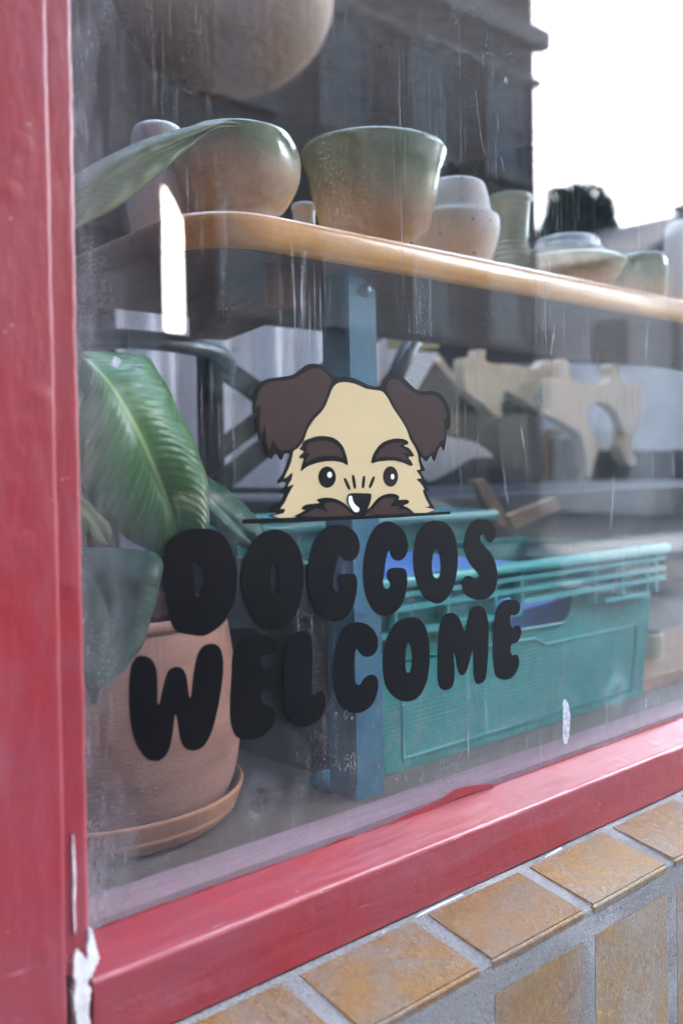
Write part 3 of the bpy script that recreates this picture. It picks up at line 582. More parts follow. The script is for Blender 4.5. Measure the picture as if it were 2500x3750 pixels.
wl = empty('lettering_decal', P(800, 2500, YD)); tag(wl, 'black bubble lettering reading WELCOME low on the glass', 'lettering')
W_ = [(70, 567), (100, 562), (128, 575), (145, 610), (150, 660), (151, 735), (157, 738), (165, 700), (178, 650), (190, 618), (215, 603), (240, 608), (255, 630), (262, 665), (268, 712), (273, 715), (278, 680), (285, 620), (298, 560), (318, 528), (345, 517), (372, 522), (388, 545), (395, 590), (392, 650), (380, 730), (365, 800), (350, 850), (325, 895), (295, 913), (265, 912), (245, 897), (233, 865), (226, 820), (219, 785), (215, 785), (210, 820), (205, 860), (195, 905), (175, 940), (145, 954), (110, 945), (80, 910), (60, 860), (48, 800), (43, 720), (45, 650), (52, 600)]
E1 = [(455, 505), (430, 560), (425, 640), (420, 720), (420, 790), (430, 840), (450, 868), (490, 874), (530, 865), (560, 845), (582, 815), (588, 780), (578, 755), (555, 745), (540, 735), (535, 710), (545, 690), (565, 685), (590, 672), (602, 645), (600, 615), (580, 605), (550, 610), (537, 598), (536, 575), (545, 558), (570, 560), (588, 545), (594, 520), (585, 495), (560, 485), (520, 485)]
L_ = [(690, 467), (715, 478), (725, 510), (727, 560), (726, 640), (725, 700), (735, 708), (745, 697), (765, 695), (775, 715), (775, 750), (762, 785), (735, 810), (700, 822), (665, 818), (640, 795), (625, 760), (622, 700), (622, 620), (625, 560), (635, 510), (655, 480)]
C_ = [(880, 436), (920, 440), (950, 460), (968, 490), (971, 525), (960, 552), (938, 565), (915, 562), (900, 548), (893, 537), (887, 545), (883, 570), (882, 610), (884, 650), (892, 668), (905, 668), (915, 652), (930, 637), (950, 632), (966, 642), (972, 665), (968, 700), (952, 740), (920, 768), (885, 775), (850, 763), (825, 735), (808, 690), (803, 640), (805, 580), (815, 520), (835, 470), (855, 447)]
O3 = [(1090, 418), (1125, 425), (1148, 455), (1160, 500), (1164, 560), (1160, 620), (1148, 670), (1125, 712), (1095, 730), (1060, 730), (1025, 710), (1000, 675), (990, 630), (988, 580), (995, 525), (1015, 470), (1045, 432)]
O3h = [(1085, 512), (1093, 530), (1097, 565), (1095, 600), (1090, 620), (1080, 624), (1074, 610), (1073, 575), (1075, 540), (1078, 520)]
M_ = [(1240, 402), (1262, 408), (1278, 430), (1290, 466), (1296, 466), (1303, 430), (1315, 390), (1335, 376), (1360, 380), (1375, 405), (1382, 450), (1382, 520), (1378, 600), (1370, 650), (1350, 666), (1335, 662), (1327, 635), (1325, 590), (1325, 547), (1320, 547), (1313, 580), (1300, 620), (1288, 633), (1275, 630), (1265, 605), (1260, 575), (1255, 555), (1253, 562), (1256, 610), (1255, 650), (1245, 680), (1220, 690), (1200, 678), (1192, 640), (1192, 580), (1194, 510), (1200, 450), (1215, 412)]
E2 = [(680, 475), (720, 472), (750, 485), (755, 515), (745, 540), (725, 550), (710, 550), (705, 570), (708, 600), (720, 612), (735, 602), (752, 605), (760, 625), (755, 660), (738, 685), (718, 692), (708, 705), (708, 735), (718, 750), (732, 745), (745, 755), (750, 785), (742, 820), (720, 855), (690, 871), (655, 868), (632, 850), (623, 810), (618, 750), (618, 680), (622, 600), (632, 530), (650, 495)]
for l in ([W_], [E1], [L_], [C_], [O3, O3h], [M_]): decal(l, 0, BLACKV, 'letter', wl, q6)
decal([E2], 0, BLACKV, 'letter', wl, q4)
dog = empty('dog_decal', P(1250, 1890, YD)); tag(dog, 'cartoon schnauzer face decal peeping over a black line', 'decal')
SIL = [(280, 1110), (300, 1080), (255, 1065), (258, 1050), (300, 1030), (325, 990), (340, 950), (312, 945), (318, 930), (345, 905), (355, 880), (330, 875), (300, 885), (298, 865), (325, 830), (350, 780), (365, 730), (378, 690), (345, 690), (332, 722), (315, 728), (300, 700), (278, 690), (262, 722), (242, 715), (224, 680), (207, 600), (196, 580), (180, 605), (166, 560), (158, 480), (158, 428), (138, 425), (132, 380), (140, 330), (160, 260), (195, 210), (255, 188), (330, 180), (400, 165), (450, 130), (490, 100), (540, 92), (590, 105), (635, 140), (685, 180), (740, 178), (800, 188), (860, 215), (910, 238), (975, 243), (995, 205), (1025, 170), (1060, 157), (1100, 165), (1150, 205), (1190, 245), (1240, 275), (1310, 273), (1360, 285), (1400, 320), (1425, 370), (1438, 430), (1438, 500), (1425, 532), (1415, 530), (1412, 590), (1400, 660), (1388, 662), (1378, 640), (1365, 650), (1350, 690), (1335, 737), (1322, 725), (1313, 702), (1300, 715), (1280, 740), (1262, 725), (1245, 710), (1250, 745), (1268, 785), (1268, 802), (1245, 808), (1265, 850), (1280, 872), (1262, 880), (1285, 915), (1295, 932), (1280, 938), (1300, 985), (1310, 1010), (1335, 1045), (1330, 1065), (1300, 1075), (1290, 1092)]
def sharp(pts, n=1): return pts
decal([SIL], 0, BLACKV, 'outline', dog, k5, 2)
CRE = [(315, 1110), (340, 1080), (348, 1050), (317, 1052), (345, 1012), (370, 958), (393, 915), (406, 888), (364, 905), (390, 860), (397, 818), (388, 817), (342, 853), (365, 800), (390, 740), (405, 670), (430, 655), (465, 610), (480, 580), (495, 535), (520, 490), (550, 450), (590, 410), (620, 360), (640, 310), (660, 260), (690, 225), (735, 215), (780, 220), (830, 235), (880, 258), (940, 268), (985, 275), (1010, 300), (1030, 330), (1050, 370), (1075, 410), (1110, 460), (1150, 530), (1170, 590), (1200, 640), (1222, 690), (1228, 740), (1240, 790), (1213, 796), (1230, 822), (1245, 850), (1213, 854), (1240, 882), (1267, 924), (1254, 927), (1275, 985), (1300, 1034), (1269, 1040), (1286, 1077)]
decal([CRE], -1, CREAMV, 'face', dog, k5, 2)
EL = [(545, 122), (590, 135), (630, 170), (655, 205), (640, 240), (625, 290), (605, 350), (575, 395), (535, 435), (500, 480), (480, 530), (460, 580), (430, 625), (400, 655), (350, 660), (320, 665), (295, 640), (275, 603), (265, 603), (250, 650), (240, 660), (225, 600), (218, 512), (210, 507), (195, 560), (185, 550), (180, 480), (185, 430), (188, 375), (175, 370), (160, 385), (162, 340), (175, 290), (205, 245), (255, 213), (330, 207), (400, 195), (450, 170), (500, 140)]
ER = [(1065, 195), (1100, 205), (1140, 240), (1190, 280), (1245, 303), (1310, 298), (1350, 315), (1385, 355), (1405, 400), (1415, 450), (1400, 455), (1395, 480), (1400, 540), (1395, 600), (1385, 595), (1370, 610), (1345, 650), (1330, 690), (1320, 672), (1300, 690), (1275, 705), (1250, 690), (1225, 650), (1200, 610), (1175, 560), (1145, 500), (1110, 440), (1075, 390), (1050, 340), (1025, 290), (1015, 250), (1035, 210)]
for l in (EL, ER): decal([l], -1, BROWNV, 'ear', dog, k5, 2)
BL = [(465, 610), (500, 590), (560, 572), (620, 572), (670, 585), (710, 615), (740, 665), (762, 760), (720, 745), (660, 735), (600, 740), (540, 755), (490, 775), (450, 803), (460, 755), (470, 720), (443, 717), (445, 700), (470, 675), (440, 655), (455, 640)]
BLf = [(490, 630), (540, 610), (600, 602), (650, 610), (690, 635), (715, 670), (725, 715), (680, 705), (620, 700), (560, 710), (510, 730), (480, 752), (490, 715), (515, 690), (490, 680), (477, 688), (495, 660)]
BR = [(918, 750), (920, 715), (940, 670), (975, 625), (1020, 600), (1080, 587), (1130, 592), (1157, 607), (1155, 625), (1130, 635), (1165, 652), (1190, 685), (1195, 705), (1160, 710), (1180, 740), (1188, 765), (1165, 765), (1120, 745), (1060, 732), (1000, 735), (950, 742)]
BRf = [(945, 720), (960, 680), (1000, 640), (1050, 620), (1100, 615), (1126, 619), (1102, 635), (1130, 655), (1160, 682), (1122, 682), (1145, 710), (1153, 730), (1100, 715), (1040, 708), (980, 712)]
ML = [(428, 1108), (445, 1080), (482, 1060), (456, 1054), (462, 1040), (490, 1022), (555, 1015), (575, 1010), (556, 992), (590, 980), (630, 977), (680, 985), (730, 1010), (770, 1045), (805, 1085), (800, 1102)]
MLf = [(475, 1103), (500, 1075), (535, 1055), (552, 1046), (590, 1060), (630, 1075), (610, 1040), (605, 1015), (650, 1008), (700, 1022), (745, 1050), (785, 1085), (780, 1097)]
MR = [(878, 1090), (910, 1040), (950, 990), (990, 962), (1040, 950), (1085, 958), (1100, 975), (1096, 992), (1140, 990), (1165, 1000), (1155, 1018), (1127, 1030), (1160, 1045), (1192, 1075), (1185, 1084)]
MRf = [(895, 1088), (930, 1045), (970, 1000), (1010, 980), (1060, 980), (1075, 985), (1050, 1020), (1037, 1042), (1085, 1032), (1100, 1040), (1087, 1054), (1130, 1055), (1160, 1080)]
for a, b, nm in ((BL, BLf, 'eyebrow'), (BR, BRf, 'eyebrow'), (ML, MLf, 'moustache'), (MR, MRf, 'moustache')):
    o = decal([a], -2, BLACKV, nm, dog, k5, 3); decal([b], -3, BROWNV, 'fill', o, k5, 3)
def ell(cx, cy_, rx, ry, n=22): return [(cx+rx*math.cos(6.2832*i/n), cy_+ry*math.sin(6.2832*i/n)) for i in range(n)]
for e_, gl_, m_ in ((ell(624, 842, 58, 71), ell(640, 827, 16, 20), BLACKV), (ell(1042, 838, 50, 68), ell(1054, 839, 12, 18), EYEV)):
    o = decal([e_], -2, m_, 'eye', dog, k5, 1, False); decal([gl_], -3, WHITEV, 'glint', o, k5, 1, False)
for a, b in (((740, 852), (772, 922)), ((795, 832), (808, 915)), ((868, 838), (860, 912)), ((933, 842), (905, 910))):
    t_ = Vector((b[0]-a[0], b[1]-a[1])).normalized(); n_ = Vector((-t_.y, t_.x)); 
    pts = [(a[0]+n_.x*7, a[1]+n_.y*7), (a[0]-n_.x*7, a[1]-n_.y*7), ((a[0]+b[0])/2-n_.x*10, (a[1]+b[1])/2-n_.y*10), (b[0]-n_.x*7, b[1]-n_.y*7), (b[0]+n_.x*7, b[1]+n_.y*7), ((a[0]+b[0])/2+n_.x*10, (a[1]+b[1])/2+n_.y*10)]
    decal([pts], -2, BLACKV, 'wrinkle', dog, k5, 3)
o = decal([[(760, 960), (790, 947), (850, 948), (905, 950), (915, 965), (910, 1000), (895, 1040), (880, 1075), (870, 1102), (820, 1102), (800, 1080), (770, 1040), (753, 1000)]], -3, BLACKV, 'nose', dog, k5, 3)
decal([[(765, 970), (785, 968), (790, 990), (800, 1015), (820, 1035), (835, 1050), (828, 1070), (805, 1072), (785, 1050), (765, 1010)]], -4, WHITEV, 'glint', o, k5, 3)
decal([[(66, 1120), (400, 1109), (750, 1098), (1100, 1084), (1438, 1068), (1438, 1086), (1100, 1107), (750, 1125), (400, 1140), (66, 1152)]], -1, BLACKV, 'base_line', dog, k5, 1, False)
# ================================================================== SHELF
shf = empty('wooden_shelf', (1.2, .36, 1.667)); tag(shf, 'varnished pine shelf with rounded front edge holding the pots', 'shelf')
def shelf_board(x0, x1, y0, y1, z0, z1, rc, nose, mat):
    # plan outline with a rounded front-left corner; nose rounded in section
    plan = [(x1, y0), (x0+rc, y0)] + [(x0+rc-rc*math.sin(a), y0+rc-rc*math.cos(a)) for a in [math.radians(9*i) for i in range(1, 11)]] + [(x0+.03, y1), (x1, y1)]
    hh = (z1-z0)/2; sec = []
    for i in range(13):
        a = math.pi*i/12-math.pi/2; sec.append((nose*(1-abs(math.cos(a))**.8), (z0+z1)/2+hh*math.copysign(abs(math.sin(a))**.8, math.sin(a))))
    cx = Vector((sum(p[0] for p in plan)/len(plan), sum(p[1] for p in plan)/len(plan)))
    vs_, fs = [], []; n = len(plan)
    nr = []
    for i in range(n):
        a, b, c = Vector(plan[i-1]), Vector(plan[i]), Vector(plan[(i+1) % n]); e1, e2 = (b-a).normalized(), (c-b).normalized(); t = (e1+e2).normalized()
        nn = Vector((t.y, -t.x)); 
        if nn.dot(cx-b) < 0: nn = -nn
        nr.append(nn)
    for (ins, z) in sec:
        for i in range(n):
            p = Vector(plan[i])+nr[i]*ins; vs_.append((p.x, p.y, z))
    m = len(sec)
    for k in range(m-1):
        for i in range(n):
            j = (i+1) % n; fs.append((k*n+i, k*n+j, (k+1)*n+j, (k+1)*n+i))
    fs.append(tuple(range(n))); fs.append(tuple(range((m-1)*n, m*n)))
    bm = bmesh.new(); me = mesh('board', vs_, fs); bm.from_mesh(me); me = bmmesh(bm, 'board')
    return me
me = shelf_board(.545, 3.4, .160, .57, 1.6645, 1.7015, .080, .014, PINE); ob = obj('board', me, PINE, shf, True); me.materials.append(UNDER)
for p in me.polygons:
    p.use_smooth = abs(p.normal.z) < .999
    if p.normal.z < -.97 or (p.center.x < .60 and p.center.y > .225 and p.normal.z < .97): p.material_index = 1
obj('batten', bar((.672, .20, 1.641), (.752, .45, 1.641), .046, .05), BROWNW, shf)
obj('batten', boxes([(2.6, 2.65, .18, .56, 1.62, 1.666)]), BROWNW, shf)
# steel upright
up = empty('steel_upright', (.765, .19, FZ)); tag(up, 'blue painted steel angle upright with one bolt holding the shelf', 'post')
fx0, fx1, fy = .752, .7935, .19
bm_pts = [Vector((fx0, 0, FZ+.001)), Vector((fx1, 0, FZ+.001)), Vector((fx1, 0, 1.648)), Vector((fx1-.010, 0, 1.657)), Vector((fx0, 0, 1.6655))]
obj('front_flange', flat([bm_pts], fy, fy+.003), BLUEST, up)
obj('side_flange', box(fx0-.0005, fx0+.0025, fy+.0031, fy+.043, FZ+.001, 1.664), BLUEST, up)
pb = P(1336, 1062, fy)
bl = obj('bolt', lathe([(.0075, 0), (.0075, .0012), (.0058, .0016), (.0052, .0042), (.003, .0056), (.0005, .006)], (0, 0), 20), STEEL, up, True)
bl.matrix_parent_inverse = Matrix.Identity(4); bl.location = pb-up.location+Vector((0, -.0001, 0)); bl.rotation_euler = (math.radians(90), 0, 0)
obj('foot_brace', tube([P(905, 2795, .50), P(1010, 2830, .42), P(1120, 2890, .33), (.752, .235, FZ+.012)], [.012, .013, .014, .014], 10), BLUEST, up, True)
# ================================================================== POTS ON THE SHELF
SHZ = 1.7017
def pot(name, label, cat, cx, y, prof_px, mat, group='pots on the shelf', wob=.006, inner=True, sm=4, baser=None):
    """prof_px: (radius px, frame y) from bottom to rim, measured on the pot's axis"""
    c = P(cx, prof_px[-1][1], y); s = mpp(c)
    pr = [(max(r*s, .002), P(cx, py, y).z) for r, py in prof_px]
    if baser: pr = [(baser*s, SHZ)] + [(r, max(z, SHZ+.001)) for r, z in pr]
    pr = smooth_prof(pr, sm)
    if inner: 
        rt, zt = pr[-1]; zb = pr[0][1]+.008
        pr += [(rt-.0012, zt+.0012), (rt-.003, zt+.0004), (rt*.93-.004, zt-(zt-zb)*.35), (rt*.75, zb+(zt-zb)*.3), (.004, zb)]
    o = obj(name, lathe(pr, (c.x, y), 60, wob=wob), mat, None, True); tag(o, label, cat, group); return o
GREEN = (.22, .27, .165); CLAY = (.62, .49, .34)
def gz(n_, cx, py, y, **k): return glaze_mat(n_, P(cx, py, y).z, k.get('top', GREEN), k.get('bottom', CLAY), top2=k.get('top2'), blend=k.get('blend', .013))
pot('ceramic_bowl', 'round green and brown glazed bowl at the shelf corner behind the leaf tip', 'bowl', 864, .285, [(150, 800), (186, 755), (224, 686), (236, 622), (229, 560), (212, 522), (203, 508)], gz('glazed round bowl', 864, 612, .285), baser=150)
pot('ceramic_bowl', 'wide flaring green bowl with tan foot, second along the shelf', 'bowl', 1366, .30, [(108, 892), (152, 818), (196, 738), (231, 668), (254, 614), (265, 580), (268, 566), (264, 556)], gz('glazed flaring bowl', 1366, 735, .30, blend=.028), baser=98)
CREAMC = pm('speckled cream stoneware', (.78, .75, .73), .5, .15, 25, .15, 120, spots=(55, (.25, .17, .13)))
pot('stoneware_pot', 'lower of the two stacked cream stoneware pots', 'pot', 1665, .30, [(132, 955), (150, 905), (162, 850), (161, 810), (152, 795), (138, 790)], CREAMC, 'stacked cream pots', baser=122)
pot('stoneware_pot', 'upper upturned cream stoneware pot of the stack', 'pot', 1665, .30, [(140, 788), (130, 776), (122, 730), (112, 694), (100, 674), (62, 664), (5, 662)], CREAMC, 'stacked cream pots', inner=False)
CELADON = pm('celadon glaze', (.38, .44, .34), .14, .25, 30, .1, 80, c2=(.26, .33, .23))
vp = []
for i in range(56):
    t = i/55; py = 985-(985-722)*t; r = 72-16*math.sin(math.pi*min(1, max(0, (t-.25)/.65))) + (7 if t > .93 else 0)+3.6*math.sin(t*2*math.pi*13)
    vp.append((r, py))
pot('ribbed_vase', 'slender ribbed pale green vase behind the cream pots', 'vase', 1866, .33, vp, CELADON, wob=.004, sm=1, baser=60)
pot('ceramic_bowl', 'green rimmed bowl right of the ribbed vase', 'bowl', 2087, .30, [(130, 1060), (165, 1025), (196, 982), (203, 965), (198, 959)], gz('glazed rimmed bowl', 2087, 1020, .30), baser=110)
pot('ceramic_bowl', 'pale upturned bowl stacked inside the green rimmed bowl', 'bowl', 2075, .30, [(150, 968), (138, 928), (130, 914), (120, 904), (114, 886), (102, 875), (50, 872), (4, 871)], glaze_mat('pale banded glaze', P(2075, 908, .3).z, (.52, .53, .56), (.09, .15, .11)), inner=False)
pot('ceramic_bowl', 'small dark green bowl near the right end of the shelf', 'bowl', 2342, .30, [(92, 1080), (102, 1040), (106, 995), (102, 955), (94, 942)], gz('glazed small bowl', 2342, 1040, .30), baser=80)
LILAC = pm('matt white glaze', (.74, .75, .80), .35, .1, 12, .08)
pot('white_jar', 'white cylinder jar cut off by the right edge of the photo', 'jar', 2520, .30, [(85, 1120), (88, 1000), (88, 870), (80, 822)], LILAC, wob=.002, baser=84)
pot('white_jar', 'white lidded jar half hidden behind the long pointed leaf', 'jar', 575, .34, [(98, 860), (108, 800), (116, 720), (108, 660), (88, 640), (96, 560), (92, 490), (70, 462), (20, 455), (3, 454)], LILAC, inner=False, wob=.003, baser=92)
pot('white_jar', 'small white jar glimpsed between the first two bowls', 'jar', 1112, .42, [(40, 800), (46, 770), (44, 752)], LILAC, wob=.003, baser=45)
# ================================================================== PLANT
potc = (.522, .355)
sc_ = obj('plant_saucer', lathe(smooth_prof([(.128, FZ+.0005), (.142, FZ+.004), (.149, FZ+.012), (.155, FZ+.022), (.1595, FZ+.033), (.1600, FZ+.037), (.157, FZ+.038), (.152, FZ+.030), (.14, FZ+.0085), (.004, FZ+.0075)], 4), potc, 96), SAUCER, None, True)
tag(sc_, 'orange terracotta saucer under the plant pot', 'saucer')
pt = empty('plant_pot', (potc[0], potc[1], FZ+.01)); tag(pt, 'large terracotta pot with banded sides standing in the window', 'plant pot')
zp = FZ+.009
obj('body', lathe(smooth_prof([(.128, zp), (.140, zp+.012), (.150, zp+.032), (.1565, zp+.060), (.1575, zp+.085), (.1560, zp+.12), (.1515, zp+.16), (.1465, zp+.193), (.145, zp+.199), (.1490, zp+.203), (.1495, zp+.209), (.146, zp+.212), (.142, zp+.208), (.141, zp+.18), (.139, zp+.165), (.003, zp+.162)], 4), potc, 96, wob=.002), TERRA, pt, True)
obj('soil', lathe([(.1405, zp+.166), (.136, zp+.177), (.06, zp+.183), (.004, zp+.18)], potc, 48), SOIL, pt, True)
pl = empty('rubber_plant', (potc[0], potc[1], zp+.18)); tag(pl, 'rubber plant with large glossy leaves in the terracotta pot', 'plant')
obj('stem', tube([(potc[0], potc[1], zp+.17), (.49, .32, 1.45), (.45, .26, 1.60), (.42, .22, 1.80)], [.009, .008, .006, .004], 10), STEM, pl, True)
def leaf(mid, left, right, mat, cup=.008, nl=44, na=14, name='leaf'):
    """three rails of (frame x, frame y, depth)"""
    rails = []
    for r in (left, mid, right):
        c = [tuple(v) for v in catmull(r, 12, False)]; L = [0]
        pts = [P(*v) for v in c]
        for i in range(1, len(pts)): L.append(L[-1]+(pts[i]-pts[i-1]).length)
        out = []
        for k in range(nl+1):
            s = L[-1]*k/nl; i = max(j for j in range(len(L)) if L[j] <= s+1e-9); i = min(i, len(pts)-2)
            t = (s-L[i])/max(1e-9, L[i+1]-L[i]); out.append(pts[i].lerp(pts[i+1], min(1, t)))
        rails.append(out)
    vs_, fs, uv = [], [], []
    for k in range(nl+1):
        for a in range(na+1):
            u = a/na*2-1
            p = rails[1][k].lerp(rails[0][k] if u < 0 else rails[2][k], abs(u))
            wv = .0012*math.sin(k*.9+u*2)*abs(u); p = p+Vector((0, cup*(math.sin(abs(u)*math.pi)*-1)+.004*(1-abs(u))**6+wv, 0)); vs_.append(p); uv.append((a/na, k/nl))
    for k in range(nl):
        for a in range(na): i = k*(na+1)+a; fs.append((i, i+1, i+na+2, i+na+1))
    me = mesh(name, vs_, fs); ul = me.uv_layers.new(name='UVMap')
    for p in me.polygons:
        for li in p.loop_indices: ul.data[li].uv = uv[me.loops[li].vertex_index]
    o = obj(name, me, mat, pl, True); md = o.modifiers.new('thick', 'SOLIDIFY'); md.thickness = .0007; return o
z3 = lambda x, y, d: (250+x*.6378, 1050+y*.6378, d)
leaf([z3(60, 385, .105), z3(130, 430, .085), z3(250, 560, .066), z3(350, 720, .056), z3(430, 870, .052), z3(500, 1030, .052), z3(560, 1180, .056), z3(605, 1320, .062), z3(640, 1440, .068), z3(690, 1560, .075)],
     [z3(40, 400, .11), z3(30, 520, .10), z3(10, 700, .085), z3(10, 860, .075), z3(50, 1040, .068), z3(100, 1180, .066), z3(180, 1300, .066), z3(320, 1430, .068), z3(500, 1525, .072), z3(690, 1570, .076)],
     [z3(90, 375, .115), z3(330, 385, .12), z3(455, 410, .11), z3(540, 530, .095), z3(620, 690, .082), z3(710, 870, .075), z3(770, 1020, .072), z3(802, 1180, .072), z3(805, 1340, .074), z3(770, 1480, .076), z3(690, 1570, .076)], LEAF_A)
z1 = lambda x, y, d: (x*.7972, y*.7972, d)
leaf([z1(240, 1000, .105), z1(400, 890, .10), z1(560, 790, .10), z1(740, 700, .105), z1(900, 630, .112), z1(1000, 590, .118), z1(1102, 584, .122)],
     [z1(230, 870, .125), z1(345, 800, .12), z1(490, 720, .118), z1(640, 650, .118), z1(830, 590, .12), z1(960, 563, .122), z1(1050, 556, .123), z1(1102, 583, .1225)],
     [z1(260, 1100, .09), z1(410, 1020, .088), z1(500, 975, .09), z1(600, 910, .093), z1(700, 830, .098), z1(780, 765, .103), z1(870, 680, .110), z1(980, 592, .117), z1(1102, 585, .122)], LEAF_B, .004)
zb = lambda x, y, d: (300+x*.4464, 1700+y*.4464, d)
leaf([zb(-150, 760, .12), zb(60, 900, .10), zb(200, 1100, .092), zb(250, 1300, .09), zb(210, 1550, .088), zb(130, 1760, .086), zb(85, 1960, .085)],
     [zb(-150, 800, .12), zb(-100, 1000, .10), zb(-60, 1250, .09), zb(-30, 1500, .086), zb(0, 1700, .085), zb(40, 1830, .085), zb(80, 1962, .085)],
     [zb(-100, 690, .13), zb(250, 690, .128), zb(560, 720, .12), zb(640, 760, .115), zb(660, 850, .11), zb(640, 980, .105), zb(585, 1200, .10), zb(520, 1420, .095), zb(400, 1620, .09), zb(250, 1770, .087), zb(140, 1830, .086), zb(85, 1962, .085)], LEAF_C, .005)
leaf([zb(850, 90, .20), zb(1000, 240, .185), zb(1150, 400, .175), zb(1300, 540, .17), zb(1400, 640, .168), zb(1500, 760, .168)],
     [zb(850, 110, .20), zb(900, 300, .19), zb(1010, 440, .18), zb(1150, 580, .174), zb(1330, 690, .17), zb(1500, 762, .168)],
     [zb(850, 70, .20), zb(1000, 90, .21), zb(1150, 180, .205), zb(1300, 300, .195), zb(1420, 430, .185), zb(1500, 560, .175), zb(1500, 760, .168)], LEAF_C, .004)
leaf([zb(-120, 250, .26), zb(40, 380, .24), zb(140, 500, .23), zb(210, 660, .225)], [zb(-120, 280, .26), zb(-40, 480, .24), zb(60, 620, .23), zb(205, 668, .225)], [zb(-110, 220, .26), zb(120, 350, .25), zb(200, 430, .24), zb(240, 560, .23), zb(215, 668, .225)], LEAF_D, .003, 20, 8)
# ================================================================== CRATES
def crate(name, label, x0, x1, y0, y1, z0, z1, detail=True):
    e = empty(name, ((x0+x1)/2, (y0+y1)/2, z0)); tag(e, label, 'crate', 'teal plastic crates')
    tp = .022; t = .004                          # taper of the walls
    def wall_(a, b, name='wall'):                # a,b: top corners, tapered toward the crate centre at the base
        cxy = Vector(((x0+x1)/2, (y0+y1)/2))
        def low(p): return (p[0]+(tp if p[0] < cxy.x else -tp), p[1]+(tp*.6 if p[1] < cxy.y else -tp*.6))
        d = Vector((b[0]-a[0], b[1]-a[1])).normalized(); n = Vector((-d.y, d.x)); 
        if n.dot(cxy-Vector(a)) < 0: n = -n
        la, lb = low(a), low(b)
        o_ = [(a[0], a[1], z1), (b[0], b[1], z1), (lb[0], lb[1], z0), (la[0], la[1], z0)]; i_ = [(p[0]+n.x*t, p[1]+n.y*t, p[2]) for p in o_]
        bm = bmesh.new(); me = mesh('wall', o_+i_, [(0, 1, 2, 3), (7, 6, 5, 4), (0, 4, 5, 1), (1, 5, 6, 2), (2, 6, 7, 3), (3, 7, 4, 0)]); bm.from_mesh(me); obj(name, bmmesh(bm, 'wall'), TEAL, e)
    if detail:       # front wall with a hand hole
        H = z1-z0
        def fp(u, h): return Vector((x0+(x1-x0)*u+(tp*(1-2*u))*(1-h), y0+tp*.6*(1-h), z0+H*h))
        outer = [fp(0, 0), fp(.5, 0), fp(1, 0), fp(1, 1), fp(.5, 1), fp(0, 1)]
        uh = lambda px_, py_: ((P(px_, py_, y0).x-x0)/(x1-x0), (P(px_, py_, y0+.004).z-z0)/H)
        hole = [fp(*uh(a, b)) for a, b in catmull([(1830, 2190), (1900, 2175), (2060, 2160), (2098, 2172), (2102, 2215), (2085, 2270), (2050, 2283), (1900, 2308), (1840, 2315), (1822, 2290), (1818, 2220)], 3)]
        obj('wall', flat([outer, hole], 0, t), TEAL, e)
        hr = tube([v+Vector((0, -.001, 0)) for v in hole+hole[:1]], .0022, 8, cap=False); obj('hand_hole_rim', hr, TEALS, e, True)
        # ribs
        for h, d_, r_ in ((.935, .013, .0030), (.865, .013, .0032), (.735, .012, .0034)):
            u0, u1 = (0, 1) if h > .8 else (0, .42)
            obj('rib', prof_x([(y0-d_, z0+H*h-r_), (y0+.006, z0+H*h-r_), (y0+.006, z0+H*h+r_), (y0-d_, z0+H*h+r_)], x0-.012+(x1-x0)*u0, x0+(x1-x0)*u1+.012 if u1 == 1 else x0+(x1-x0)*u1), TEALS, e)
        obj('rib', prof_x([(y0-.013, z0+H*.785), (y0+.006, z0+H*.785), (y0+.006, z0+H*.815), (y0-.013, z0+H*.815)], x0+(x1-x0)*.425, x1+.012), TEALS, e)
        obj('rib', prof_x([(y0-.013, z0+H*.70), (y0+.006, z0+H*.70), (y0+.006, z0+H*.725), (y0-.013, z0+H*.725)], x0+(x1-x0)*.74, x0+(x1-x0)*.93), TEALS, e)
        for u in (.03, .18, .33, .42, .70, .82, .93, .975):
            xx = x0+(x1-x0)*u; lo = .735 if u < .42 else (.79 if u < .7 else .71); obj('gusset', box(xx-.0018, xx+.0018, y0-.0125, y0+.005, z0+H*lo, z0+H*.97), TEALS, e)
        # raised border of the mesh panel
        rim = [fp(.055, .06), fp(.055, .58), fp(.50, .55), fp(.54, .5), fp(.94, .5), fp(.94, .06)]
        obj('panel_border', tube([v+Vector((0, -.0008, 0)) for v in rim+rim[:1]], .0016, 6, cap=False), TEALS, e, True)
    else: wall_((x0, y0), (x1, y0))
    wall_((x0, y1), (x1, y1)); wall_((x0, y0+.002), (x0, y1-.002)); wall_((x1, y0+.002), (x1, y1-.002))
    obj('base', box(x0+tp+.002, x1-tp-.002, y0+tp*.6+.003, y1-tp*.6-.003, z0+.0005, z0+.004), TEAL, e)
    w_ = .014
    obj('rim', tube([(x0-w_, y0-w_, z1), (x1+w_, y0-w_, z1), (x1+w_, y1+w_, z1), (x0-w_, y1+w_, z1), (x0-w_, y0-w_, z1)], .0062, 12, cap=False, rz=1.2), TEALS, e, True)
    obj('rim_flange', boxes([(x0-w_, x1+w_, y0-w_, y0+.001, z1-.003, z1), (x0-w_, x1+w_, y1-.001, y1+w_, z1-.003, z1), (x0-w_, x0+.001, y0, y1, z1-.0032, z1-.0002), (x1-.001, x1+w_, y0, y1, z1-.0032, z1-.0002)]), TEALS, e)
    return e
ZR = 1.318
crate('plastic_crate', 'teal plastic crate holding blue plastic folders behind the lettering', .815, 1.430, .218, .47, FZ+.001, ZR)
crate('plastic_crate', 'second teal plastic crate standing behind the dark rubber leaf', .83, 1.36, .50, .74, FZ+.001, 1.368, False)
